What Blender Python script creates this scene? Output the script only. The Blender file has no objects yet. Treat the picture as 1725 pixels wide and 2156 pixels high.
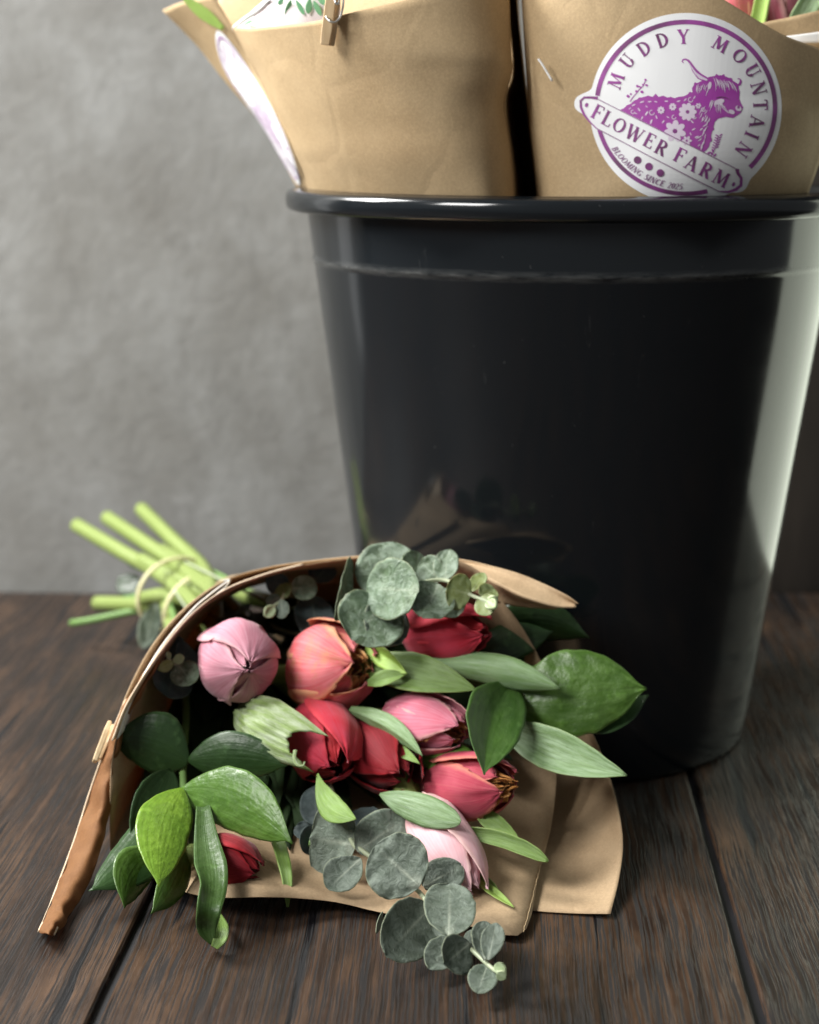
import bpy, bmesh, math, random
from mathutils import Vector, Matrix, noise
random.seed(7)
rad = math.radians
S = bpy.context.scene
COL = S.collection

# ---------------------------------------------------------------- camera
CAM_H = 0.319; PITCH = rad(12.6); FPX = 3600.0; CX, CY = 862.5, 1078.0
cd = bpy.data.cameras.new('camera'); cam = bpy.data.objects.new('camera', cd); COL.objects.link(cam)
cam.location = (0, 0, CAM_H); cam.rotation_euler = (rad(90) - PITCH, 0, 0)
cd.sensor_fit = 'HORIZONTAL'; cd.sensor_width = 36; cd.lens = FPX / 1725 * 36
cd.clip_start = 0.02; cd.clip_end = 50
cd.dof.use_dof = True; cd.dof.focus_distance = 0.695; cd.dof.aperture_fstop = 9.5
S.camera = cam
# ---------------------------------------------------------------- world + lamps (an indoor close-up beside windows)
w = bpy.data.worlds.new('World'); S.world = w; w.use_nodes = True
w.node_tree.nodes['Background'].inputs[0].default_value = (0.93, 0.97, 1.0, 1)
w.node_tree.nodes['Background'].inputs[1].default_value = 0.14
S.view_settings.view_transform = 'Standard'; S.view_settings.look = 'None'
S.view_settings.exposure = 0.40; S.view_settings.gamma = 1.0

def area(name, loc, target, sx, sy, power, col):
    l = bpy.data.lights.new(name, 'AREA'); l.shape = 'RECTANGLE'; l.size = sx; l.size_y = sy
    l.energy = power; l.color = col
    o = bpy.data.objects.new(name, l); COL.objects.link(o); o.location = loc
    d = Vector(target) - Vector(loc); o.rotation_euler = d.to_track_quat('-Z', 'Y').to_euler()
    return o
area('left_window_light', (-0.85, 1.00, 0.92), (0.03, 0.74, 0.06), 0.45, 0.45, 27, (1.0, 0.99, 0.96))
area('front_window_light', (-0.86, 0.02, 0.95), (0.05, 0.80, 0.25), 0.45, 0.45, 14.5, (1.0, 0.985, 0.96))
area('added_right_strip_light', (0.455, 1.015, 0.22), (0.20, 0.80, 0.22), 0.34, 0.44, 0.75, (0.90, 0.97, 0.80))  # added lamp in place of a pale object mirrored along the bucket's right edge
area('added_low_left_light', (-0.54, 1.10, 0.30), (-0.15, 0.7, 0.05), 0.14, 0.60, 0.14, (0.97, 0.99, 1.0))  # added lamp for the bucket's left strip and the glare on the planks

# ---------------------------------------------------------------- unprojection helpers (used only to read positions off the photograph)
R_ = Vector((1, 0, 0)); U_ = Vector((0, math.sin(PITCH), math.cos(PITCH))); F_ = Vector((0, math.cos(PITCH), -math.sin(PITCH)))
C0 = Vector((0, 0, CAM_H))
def ray(px, py): return R_ * ((px - CX) / FPX) + U_ * (-(py - CY) / FPX) + F_
def at(px, py, Y):
    d = ray(px, py); return C0 + d * (Y / d.y)
def atz(px, py, z):
    d = ray(px, py); return C0 + d * ((z - CAM_H) / d.z)
def depth(P): return (P - C0).dot(F_)
def lifted(P, l): return P + (C0 - P).normalized() * l
def SF(px, py, lift=0.0, zmin=0.004):
    P = at(px, py, 0.80 - 0.0002 * (py - 1200))
    P = lifted(P, lift)
    if P.z < zmin: P = atz(px, py, zmin)
    return P
def topx(P):
    q = P - C0; z = q.dot(F_); return CX + q.x / z * FPX, CY - q.dot(U_) / z * FPX

# ---------------------------------------------------------------- object helpers
def tag(o, label=None, cat=None, group=None, kind=None):
    if label: o['label'] = label
    if cat: o['category'] = cat
    if group: o['group'] = group
    if kind: o['kind'] = kind
    return o
def thing(name, loc, label, cat, group=None):
    o = bpy.data.objects.new(name, None); COL.objects.link(o); o.location = loc; o.empty_display_size = 0.01
    o['origin'] = [loc[0], loc[1], loc[2]]
    return tag(o, label, cat, group)
def root_loc(o):
    while o is not None:
        if o.parent is None: return Vector(o.location)
        o = o.parent
    return Vector((0, 0, 0))
def mk(name, verts, faces, mat, parent=None, uvs=None, thick=0.0, subsurf=0, smooth=True, origin=None, cols=None):
    o_ = root_loc(parent) if parent is not None else (Vector(origin) if origin is not None else Vector((0, 0, 0)))
    me = bpy.data.meshes.new(name)
    me.from_pydata([tuple(Vector(v) - o_) for v in verts], [], faces); me.update()
    if uvs is not None:
        uv = me.uv_layers.new(name='UVMap')
        for li, l in enumerate(me.loops): uv.data[li].uv = uvs[l.vertex_index]
    if smooth: me.polygons.foreach_set('use_smooth', [True] * len(me.polygons))
    me.materials.append(mat)
    ob = bpy.data.objects.new(name, me); COL.objects.link(ob)
    if parent is not None: ob.parent = parent
    else: ob.location = o_
    if thick:
        m = ob.modifiers.new('thickness', 'SOLIDIFY'); m.thickness = abs(thick); m.offset = 0.0 if thick > 0 else -1
    if subsurf:
        m = ob.modifiers.new('smooth', 'SUBSURF'); m.levels = subsurf; m.render_levels = subsurf
    return ob
def grid(nu, nv, f, close_u=False):
    """f(i/nu, j/nv) -> point ; returns verts, faces, uvs"""
    V = []; UV = []; Fc = []
    cu = nu if close_u else nu + 1
    for j in range(nv + 1):
        for i in range(cu):
            V.append(f(i / nu, j / nv)); UV.append((i / nu, j / nv))
    for j in range(nv):
        for i in range(nu):
            a = j * cu + i; b = j * cu + (i + 1) % cu
            Fc.append((a, b, b + cu, a + cu))
    return V, Fc, UV
def cr(P, t):
    """Catmull-Rom through list P, t in 0..1"""
    n = len(P) - 1
    x = min(max(t, 0), 1) * n; i = min(int(x), n - 1); f = x - i
    p1, p2 = P[i], P[i + 1]
    p0 = P[i - 1] if i > 0 else p1 * 2 - p2
    p3 = P[i + 2] if i + 2 <= n else p2 * 2 - p1
    return 0.5 * ((2 * p1) + (p2 - p0) * f + (2 * p0 - 5 * p1 + 4 * p2 - p3) * f * f + (3 * p1 - p0 - 3 * p2 + p3) * f ** 3)
def patch(name, parent, mat, rows, nu=40, nv=20, thick=0.0004, wob=0.0, wscale=30, origin=None, seed=0):
    cols = [[cr(r, i / nu) for r in rows] for i in range(nu + 1)]
    V, Fc, UV = grid(nu, nv, lambda u, v: cr(cols[round(u * nu)], v))
    if wob:
        for k, p in enumerate(V):
            q = p * wscale + Vector((seed, seed * 2, 0))
            V[k] = p + Vector((noise.noise(q), noise.noise(q + Vector((9, 0, 0))), noise.noise(q + Vector((0, 9, 0))))) * wob
    return mk(name, V, Fc, mat, parent, UV, thick=thick, origin=origin)
def tube(name, pts, r, mat, parent, n=10, steps=None, rend=None, caps=True, origin=None, squash=1.0):
    steps = steps or max(6, len(pts) * 5)
    P = [cr(pts, i / steps) for i in range(steps + 1)]
    V = []; Fc = []; UV = []
    side = None
    for i, p in enumerate(P):
        t = (P[min(i + 1, steps)] - P[max(i - 1, 0)]).normalized()
        if side is None:
            side = t.cross(Vector((0, 0, 1)));
            if side.length < 1e-3: side = t.cross(Vector((0, 1, 0)))
            side.normalize()
        side = (side - t * side.dot(t)).normalized(); up = side.cross(t)
        rr = r if rend is None else r + (rend - r) * i / steps
        for k in range(n):
            a = 2 * math.pi * k / n
            V.append(p + side * math.cos(a) * rr + up * math.sin(a) * rr * squash); UV.append((k / n, i / steps))
    for i in range(steps):
        for k in range(n):
            a = i * n + k; b = i * n + (k + 1) % n
            Fc.append((a, b, b + n, a + n))
    if caps:
        Fc.append(tuple(range(n - 1, -1, -1))); Fc.append(tuple(steps * n + k for k in range(n)))
    return mk(name, V, Fc, mat, parent, UV, origin=origin)

# ---------------------------------------------------------------- material helpers
class NT:
    def __init__(s, name):
        s.m = bpy.data.materials.new(name); s.m.use_nodes = True; s.t = s.m.node_tree; s.n = s.t.nodes
        s.b = s.n['Principled BSDF']; s.out = s.n['Material Output']
    def new(s, typ, **kw):
        o = s.n.new(typ)
        for k, v in kw.items(): setattr(o, k, v)
        return o
    def link(s, a, b): s.t.links.new(a, b)
    def val(s, sock, v):
        if hasattr(v, 'is_output') or isinstance(v, bpy.types.NodeSocket): s.link(v, sock)
        else: sock.default_value = v
    def coord(s, kind='Object'): return s.new('ShaderNodeTexCoord').outputs[kind]
    def mapping(s, vec, scale=(1, 1, 1), loc=(0, 0, 0), rot=(0, 0, 0)):
        m = s.new('ShaderNodeMapping'); s.link(vec, m.inputs[0]); m.inputs['Scale'].default_value = scale
        m.inputs['Location'].default_value = loc; m.inputs['Rotation'].default_value = rot; return m.outputs[0]
    def noise(s, vec, scale, detail=4, rough=0.5, dist=0.0):
        n = s.new('ShaderNodeTexNoise'); s.link(vec, n.inputs['Vector']); n.inputs['Scale'].default_value = scale
        n.inputs['Detail'].default_value = detail; n.inputs['Roughness'].default_value = rough; n.inputs['Distortion'].default_value = dist
        return n.outputs['Fac']
    def ramp(s, fac, stops, interp='LINEAR'):
        r = s.new('ShaderNodeValToRGB'); s.link(fac, r.inputs[0]); r.color_ramp.interpolation = interp
        e = r.color_ramp.elements
        while len(e) < len(stops): e.new(0.5)
        for k, (p, c) in enumerate(stops):
            e[k].position = p; e[k].color = (c[0], c[1], c[2], 1) if hasattr(c, '__len__') else (c, c, c, 1)
        return r.outputs[0]
    def math(s, op, a, b=0.0, c=None, clamp=False):
        m = s.new('ShaderNodeMath', operation=op, use_clamp=clamp); s.val(m.inputs[0], a); s.val(m.inputs[1], b)
        if c is not None: s.val(m.inputs[2], c)
        return m.outputs[0]
    def mix(s, fac, a, b, blend='MIX'):
        m = s.new('ShaderNodeMix', data_type='RGBA', blend_type=blend)
        s.val(m.inputs[0], fac)
        for sock, v in ((m.inputs[6], a), (m.inputs[7], b)):
            if isinstance(v, bpy.types.NodeSocket): s.link(v, sock)
            else: sock.default_value = (v[0], v[1], v[2], 1)
        return m.outputs[2]
    def sep(s, vec):
        x = s.new('ShaderNodeSeparateXYZ'); s.link(vec, x.inputs[0]); return x.outputs
    def bump(s, h, strength=0.5, dist=0.001, prev=None):
        b = s.new('ShaderNodeBump'); s.link(h, b.inputs['Height']); b.inputs['Strength'].default_value = strength
        b.inputs['Distance'].default_value = dist
        if prev is not None: s.link(prev, b.inputs['Normal'])
        return b.outputs[0]
    def fin(s, color=None, rough=None, normal=None, spec=None, trans=0.0, trans_col=None, sheen=0.0):
        if color is not None:
            if isinstance(color, bpy.types.NodeSocket): s.link(color, s.b.inputs['Base Color'])
            else: s.b.inputs['Base Color'].default_value = (*color, 1)
        if rough is not None: s.val(s.b.inputs['Roughness'], rough)
        if normal is not None: s.link(normal, s.b.inputs['Normal'])
        if spec is not None: s.b.inputs['Specular IOR Level'].default_value = spec
        if sheen: s.b.inputs['Sheen Weight'].default_value = sheen
        if trans:
            t = s.new('ShaderNodeBsdfTranslucent'); mx = s.new('ShaderNodeMixShader'); mx.inputs[0].default_value = trans
            if trans_col is not None:
                if isinstance(trans_col, bpy.types.NodeSocket): s.link(trans_col, t.inputs[0])
                else: t.inputs[0].default_value = (*trans_col, 1)
            elif isinstance(color, bpy.types.NodeSocket): s.link(color, t.inputs[0])
            else: t.inputs[0].default_value = (*color, 1)
            if normal is not None: s.link(normal, t.inputs['Normal'])
            s.link(s.b.outputs[0], mx.inputs[1]); s.link(t.outputs[0], mx.inputs[2]); s.link(mx.outputs[0], s.out.inputs[0])
        return s.m
def plain(name, col, rough=0.5, **kw): return NT(name).fin(col, rough, **kw)

def mat_kraft(name, base, dark, trans=0.10, crease=0.22):
    n = NT(name); c = n.coord()
    a = n.noise(c, 900, 3, 0.7); b = n.noise(c, 35, 4, 0.6); f = n.noise(n.mapping(c, (600, 90, 300)), 1.0, 3, 0.6)
    col = n.mix(n.ramp(b, [(0.3, 0), (0.7, 1)]), dark, base)
    col = n.mix(n.ramp(a, [(0.42, 0.0), (0.70, 0.45)]), col, tuple(x * 1.35 for x in base))
    col = n.mix(n.ramp(f, [(0.55, 0.0), (0.8, 0.22)]), col, tuple(x * 0.6 for x in dark))
    vo = n.new('ShaderNodeTexVoronoi', feature='DISTANCE_TO_EDGE'); wv = n.noise(c, 12, 3, 0.6)
    vv = n.new('ShaderNodeVectorMath', operation='ADD'); n.link(c, vv.inputs[0]); cbx = n.new('ShaderNodeCombineXYZ'); n.link(n.math('MULTIPLY', wv, 0.08), cbx.inputs[0]); n.link(n.math('MULTIPLY', wv, 0.05), cbx.inputs[2]); n.link(cbx.outputs[0], vv.inputs[1])
    n.link(vv.outputs[0], vo.inputs['Vector']); vo.inputs['Scale'].default_value = 22
    h = n.bump(a, 0.35, 0.0003); h = n.bump(n.ramp(vo.outputs['Distance'], [(0.0, 0.0), (0.10, 1.0)]), crease, 0.0006, h)
    return n.fin(col, 0.72, h, 0.25, trans=trans, trans_col=(0.62, 0.27, 0.07))
M_kraft = mat_kraft('kraft_paper', (0.455, 0.335, 0.195), (0.40, 0.285, 0.158), trans=0.02)
M_kraft_in = mat_kraft('kraft_paper_bouquet', (0.46, 0.335, 0.205), (0.38, 0.265, 0.155))
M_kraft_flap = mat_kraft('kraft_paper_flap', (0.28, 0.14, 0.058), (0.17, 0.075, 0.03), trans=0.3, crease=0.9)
M_kraft_edge = mat_kraft('kraft_paper_edge', (0.72, 0.58, 0.42), (0.62, 0.48, 0.33), trans=0.0)

def mat_wall():
    n = NT('grey_mottled_plaster'); c = n.coord()
    a = n.noise(n.mapping(c, (1, 1, 0.8)), 16, 6, 0.62, 0.4); b = n.noise(c, 5, 3, 0.5); d = n.noise(c, 90, 4, 0.6)
    col = n.ramp(a, [(0.30, (0.190, 0.187, 0.175)), (0.5, (0.248, 0.249, 0.240)), (0.68, (0.315, 0.320, 0.315))])
    col = n.mix(n.ramp(b, [(0.35, 0), (0.7, 0.5)]), col, (0.215, 0.208, 0.19))
    col = n.mix(n.ramp(d, [(0.4, 0.0), (0.8, 0.25)]), col, (0.17, 0.165, 0.155))
    fs = n.noise(n.mapping(c, (1, 1, 0.5)), 42, 5, 0.7, 0.8)
    col = n.mix(n.ramp(fs, [(0.52, 0.0), (0.72, 0.45)]), col, (0.150, 0.147, 0.138))
    return n.fin(col, 0.75, n.bump(d, 0.3, 0.002), 0.3)
M_wall = mat_wall()
def mat_brown_wall():
    n = NT('dark_brown_panel'); c = n.coord()
    a = n.noise(n.mapping(c, (6, 1, 1)), 8, 4, 0.6)
    return n.fin(n.ramp(a, [(0.3, (0.022, 0.016, 0.013)), (0.7, (0.045, 0.034, 0.028))]), 0.55)
M_brown = mat_brown_wall()

def mat_wood():
    n = NT('dark_wood_print'); c = n.coord()
    oi = n.new('ShaderNodeObjectInfo').outputs['Random']
    off = n.new('ShaderNodeCombineXYZ'); n.link(n.math('MULTIPLY', oi, 7.0), off.inputs[0]); n.link(n.math('MULTIPLY', oi, 3.0), off.inputs[1])
    va = n.new('ShaderNodeVectorMath', operation='ADD'); n.link(c, va.inputs[0]); n.link(off.outputs[0], va.inputs[1]); v = va.outputs[0]
    # warp across the grain so the fibres wander
    wv = n.noise(n.mapping(v, (8, 18, 8)), 1.0, 3, 0.5)
    cb = n.new('ShaderNodeCombineXYZ'); n.link(n.math('MULTIPLY', n.math('SUBTRACT', wv, 0.5), 0.0035), cb.inputs[0])
    vb = n.new('ShaderNodeVectorMath', operation='ADD'); n.link(v, vb.inputs[0]); n.link(cb.outputs[0], vb.inputs[1]); v2 = vb.outputs[0]
    tone = n.noise(n.mapping(v2, (20, 6.5, 10)), 1.0, 6, 0.68)
    grain = n.noise(n.mapping(v2, (1000, 15, 60)), 1.0, 3, 0.62)
    grain2 = n.noise(n.mapping(v2, (330, 7, 60)), 1.0, 4, 0.7)
    crack = n.noise(n.mapping(v2, (120, 3.4, 10), loc=(3, 1, 0)), 1.0, 2, 0.45)
    col = n.ramp(tone, [(0.36, (0.010, 0.0065, 0.005)), (0.48, (0.025, 0.0142, 0.0092)), (0.58, (0.055, 0.0315, 0.0185)), (0.72, (0.122, 0.069, 0.039))])
    col = n.mix(n.ramp(grain2, [(0.50, 0.0), (0.66, 0.5)]), col, (0.105, 0.060, 0.036))
    col = n.mix(n.ramp(grain2, [(0.36, 0.85), (0.45, 0.0)]), col, (0.010, 0.0070, 0.0055))
    col = n.mix(n.ramp(grain, [(0.44, 0.93), (0.49, 0.0)]), col, (0.0055, 0.0042, 0.0038))
    ck = n.ramp(crack, [(0.350, 1.0), (0.358, 0.0)])
    col = n.mix(ck, col, (0.003, 0.003, 0.004))
    h = n.math('SUBTRACT', n.ramp(grain, [(0.42, 0.0), (0.52, 1.0)]), n.math('MULTIPLY', ck, 0.8))
    nb = n.bump(h, 0.30, 0.0005)
    rg = n.ramp(grain, [(0.44, 0.85), (0.50, 0.33)])
    return n.fin(col, rg, nb, 0.42)
M_wood = mat_wood()
M_black = plain('dark_gap', (0.008, 0.008, 0.01), 0.6)

def mat_bucket():
    n = NT('black_glossy_plastic'); c = n.coord()
    sm = n.noise(n.mapping(c, (3, 3, 9)), 3.0, 4, 0.6); sp = n.noise(c, 260, 2, 0.5)
    z = n.sep(c)[2]
    band = n.math('SUBTRACT', 1.0, n.math('MULTIPLY', n.math('ABSOLUTE', n.math('SUBTRACT', z, 0.2545)), 330.0), clamp=True)
    dust = n.math('MULTIPLY', band, n.ramp(n.noise(n.mapping(c, (60, 60, 420)), 1.0, 4, 0.7), [(0.34, 0), (0.80, 0.65)]))
    sc = n.ramp(n.noise(n.mapping(c, (90, 90, 12), rot=(0.3, 0.2, 0)), 1.0, 5, 0.75), [(0.66, 0), (0.74, 0.16)])
    dust = n.math('ADD', dust, n.math('MULTIPLY', sc, 0.5), clamp=True)
    dust = n.math('ADD', dust, n.math('MULTIPLY', n.ramp(sp, [(0.74, 0), (0.80, 0.30)]), 0.5), clamp=True)
    col = n.mix(dust, (0.0075, 0.0095, 0.0115), (0.16, 0.165, 0.16))
    r = n.math('ADD', n.math('MULTIPLY', sm, 0.16), 0.05)
    r = n.math('ADD', r, n.math('MULTIPLY', dust, 0.4))
    return n.fin(col, r, n.bump(n.noise(c, 14, 2, 0.4), 0.12, 0.004), 0.5)
M_bucket = mat_bucket()

def leaf_mat(name, c1, c2, edge=None, vein=None, rough=0.42, bloom=None, veins='parallel', spec=0.45, trans=0.22, bl=0.5, bump=0.4):
    n = NT(name); uv = n.coord('UV'); ob = n.coord(); s = n.sep(uv); u, v = s[0], s[1]
    au = n.math('ABSOLUTE', n.math('SUBTRACT', n.math('MULTIPLY', u, 2.0), 1.0))
    rnd = n.new('ShaderNodeObjectInfo').outputs['Random']
    base = n.mix(n.ramp(n.noise(ob, 55, 5, 0.6), [(0.3, 0), (0.7, 1)]), c1, c2)
    hs = n.new('ShaderNodeHueSaturation'); n.link(base, hs.inputs['Color'])
    n.link(n.math('ADD', n.math('MULTIPLY', rnd, 0.5), 0.72), hs.inputs['Value']); base = hs.outputs[0]
    H = None
    if veins == 'parallel':
        lines = n.noise(n.mapping(uv, (46, 1.6, 1)), 1.0, 3, 0.6)
        base = n.mix(n.ramp(lines, [(0.42, 0.0), (0.66, 0.45)]), base, tuple(min(1, x * 1.55 + 0.01) for x in c2))
        H = n.bump(lines, bump, 0.0006)
    elif veins == 'arc':
        w_ = n.math('MULTIPLY', au, n.math('SUBTRACT', 1.0, n.math('MULTIPLY', v, 0.2)))
        lines = n.noise(n.mapping(uv, (15, 1.3, 1)), 1.0, 2, 0.4); fine = n.noise(ob, 520, 3, 0.6); puck = n.noise(ob, 190, 3, 0.5)
        base = n.mix(n.ramp(lines, [(0.36, 0.22), (0.48, 0.0)]), base, tuple(x * 0.55 for x in c1))
        base = n.mix(n.ramp(puck, [(0.58, 0.0), (0.72, 0.35)]), base, tuple(min(1, x * 1.8 + 0.02) for x in c2))
        H = n.bump(puck, bump, 0.0012, n.bump(lines, 0.22, 0.0010))
    else:
        vo = n.new('ShaderNodeTexVoronoi', feature='DISTANCE_TO_EDGE'); n.link(n.mapping(ob, (1, 1, 1)), vo.inputs['Vector']); vo.inputs['Scale'].default_value = 260
        nn = n.noise(ob, 230, 5, 0.7, 1.2)
        base = n.mix(n.ramp(nn, [(0.42, 0.0), (0.62, 0.55)]), base, bloom or c2)
        base = n.mix(n.ramp(nn, [(0.30, 0.6), (0.42, 0.0)]), base, tuple(x * 0.5 for x in c1))
        H = n.bump(nn, bump, 0.0011)
        cen = n.math('MULTIPLY', n.math('SUBTRACT', 1.0, n.math('MULTIPLY', au, 11.0), clamp=True), n.math('SUBTRACT', 1.0, n.math('MULTIPLY', v, 1.25), clamp=True), clamp=True)
        d0 = n.math('ADD', n.math('POWER', n.math('MULTIPLY', au, 0.55), 2.0), n.math('POWER', v, 2.0))
        spot = n.math('SUBTRACT', 1.0, n.math('MULTIPLY', d0, 9.0), clamp=True)
        base = n.mix(n.math('MULTIPLY', n.math('MAXIMUM', n.math('MULTIPLY', cen, 0.8), n.math('MULTIPLY', spot, 0.5)), 1.0), base, vein or (0.5, 0.55, 0.42))
    if bloom is not None and veins != 'net':
        base = n.mix(n.math('MULTIPLY', n.ramp(n.noise(n.mapping(uv, (7, 3.5, 1)), 1.0, 5, 0.7), [(0.42, 0), (0.62, 1)]), bl), base, bloom)
    if edge is not None:
        base = n.mix(n.ramp(au, [(0.95, 0.0), (0.99, 0.55)]), base, edge)
    return n.fin(base, rough, H, spec, trans=trans)
M_tl = leaf_mat('tulip_leaf_green', (0.105, 0.190, 0.030), (0.19, 0.31, 0.060), edge=(0.36, 0.48, 0.14), bloom=(0.27, 0.40, 0.16), bl=0.4, bump=0.55)
M_tlb = leaf_mat('tulip_leaf_bluegreen', (0.115, 0.205, 0.070), (0.19, 0.31, 0.115), edge=(0.34, 0.45, 0.19), bloom=(0.32, 0.45, 0.27), bl=0.65, bump=0.55)
M_tld = leaf_mat('tulip_leaf_weathered', (0.13, 0.19, 0.05), (0.20, 0.28, 0.09), edge=(0.45, 0.47, 0.26), bloom=(0.38, 0.45, 0.29), bl=1.0, rough=0.6, bump=0.8)
M_bright = leaf_mat('tulip_leaf_tip_lime', (0.24, 0.39, 0.06), (0.34, 0.50, 0.11), edge=(0.5, 0.62, 0.22))
M_rus = leaf_mat('broad_leaf_green', (0.045, 0.115, 0.012), (0.085, 0.18, 0.022), edge=(0.16, 0.28, 0.08), veins='arc', rough=0.36, spec=0.5, bloom=(0.16, 0.27, 0.08), bl=0.35, bump=0.6)
M_rusl = leaf_mat('broad_leaf_lime', (0.11, 0.22, 0.018), (0.18, 0.31, 0.032), edge=(0.32, 0.46, 0.08), veins='arc', rough=0.33, spec=0.5, bump=0.7)
M_rusm = leaf_mat('broad_leaf_mid', (0.032, 0.080, 0.014), (0.06, 0.13, 0.022), edge=(0.12, 0.22, 0.07), veins='arc', rough=0.4, spec=0.4, bloom=(0.10, 0.17, 0.06), bl=0.35, bump=0.5)
M_deep = leaf_mat('tulip_leaf_in_shade', (0.016, 0.034, 0.012), (0.03, 0.055, 0.02), rough=0.6, spec=0.2, trans=0.05)
M_rusd = leaf_mat('broad_leaf_dark', (0.020, 0.050, 0.014), (0.036, 0.082, 0.022), edge=(0.06, 0.12, 0.05), veins='arc', rough=0.35, spec=0.45, bump=0.3)
M_euc = leaf_mat('eucalyptus_grey_green', (0.080, 0.108, 0.080), (0.130, 0.160, 0.122), edge=(0.28, 0.31, 0.20), veins='net', bloom=(0.215, 0.255, 0.215), vein=(0.48, 0.52, 0.42), rough=0.6, spec=0.3, trans=0.1, bump=0.8)
M_eucg = leaf_mat('eucalyptus_fresh_green', (0.085, 0.140, 0.075), (0.14, 0.20, 0.11), edge=(0.22, 0.24, 0.12), veins='net', bloom=(0.33, 0.42, 0.33), vein=(0.48, 0.55, 0.42), rough=0.42, spec=0.5, trans=0.15, bump=1.0)
M_eucy = leaf_mat('eucalyptus_young_olive', (0.20, 0.24, 0.06), (0.26, 0.32, 0.12), edge=(0.22, 0.16, 0.06), veins='net', bloom=(0.30, 0.37, 0.20), vein=(0.5, 0.55, 0.34), rough=0.5, spec=0.4, trans=0.25, bump=0.2)
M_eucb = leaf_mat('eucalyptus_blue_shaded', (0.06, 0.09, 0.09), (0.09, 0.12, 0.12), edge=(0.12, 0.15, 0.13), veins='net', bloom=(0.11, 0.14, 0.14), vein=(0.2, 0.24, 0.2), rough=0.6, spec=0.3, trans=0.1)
M_bud = leaf_mat('eucalyptus_bud_pale', (0.38, 0.50, 0.24), (0.50, 0.62, 0.38), edge=(0.6, 0.66, 0.4), veins='net', bloom=(0.6, 0.7, 0.5), vein=(0.6, 0.7, 0.45), rough=0.5, trans=0.2)
def mat_stem(name, c1, c2):
    n = NT(name); c = n.coord('UV'); a = n.noise(n.mapping(c, (20, 3, 1)), 1, 3, 0.6)
    return n.fin(n.ramp(a, [(0.3, c1), (0.7, c2)]), 0.4, n.bump(a, 0.2, 0.0005), 0.45, trans=0.15)
M_stem = mat_stem('tulip_stem_green', (0.22, 0.29, 0.075), (0.31, 0.39, 0.13))
M_stemd = mat_stem('woody_stem_green', (0.14, 0.26, 0.07), (0.22, 0.36, 0.12))
M_stemp = mat_stem('eucalyptus_stem_pale', (0.36, 0.42, 0.26), (0.5, 0.55, 0.38))

def petal_mat(name, base, base2, edge, low, streak, es=0.75, rough=0.62, trans=0.30, blot=None):
    """base colours along the petal, 'low' near its foot, 'edge' along its margin"""
    n = NT(name); uv = n.coord('UV'); ob = n.coord(); s = n.sep(uv); u, v = s[0], s[1]
    au = n.math('ABSOLUTE', n.math('SUBTRACT', n.math('MULTIPLY', u, 2.0), 1.0))
    st = n.noise(n.mapping(uv, (34, 1.4, 1)), 1, 4, 0.65); big = n.noise(ob, 70, 3, 0.5)
    col = n.mix(n.ramp(big, [(0.35, 0), (0.65, 1)]), base, base2)
    col = n.mix(n.ramp(v, [(0.05, 1.0), (0.45, 0.0)]), col, low)
    col = n.mix(n.ramp(st, [(0.44, 0.0), (0.66, 0.65)]), col, streak)
    col = n.mix(n.ramp(st, [(0.30, 0.30), (0.42, 0.0)]), col, tuple(x * 0.7 for x in base))
    if blot is not None:
        bz = n.math('MULTIPLY', n.ramp(n.noise(n.mapping(uv, (3.2, 4, 1)), 1, 4, 0.7), [(0.47, 0), (0.68, 1)]), 0.6)
        col = n.mix(bz, col, blot)
    ed = n.math('ADD', n.math('MULTIPLY', n.noise(uv, 9, 4, 0.6), 0.18), au)
    col = n.mix(n.math('MULTIPLY', n.ramp(ed, [(0.86, 0.0), (1.08, 1.0)]), es), col, edge)
    return n.fin(col, rough, n.bump(n.noise(ob, 900, 2, 0.5), 0.12, 0.0003, n.bump(st, 0.30, 0.0006)), 0.22, trans=trans, sheen=0.15)
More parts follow.
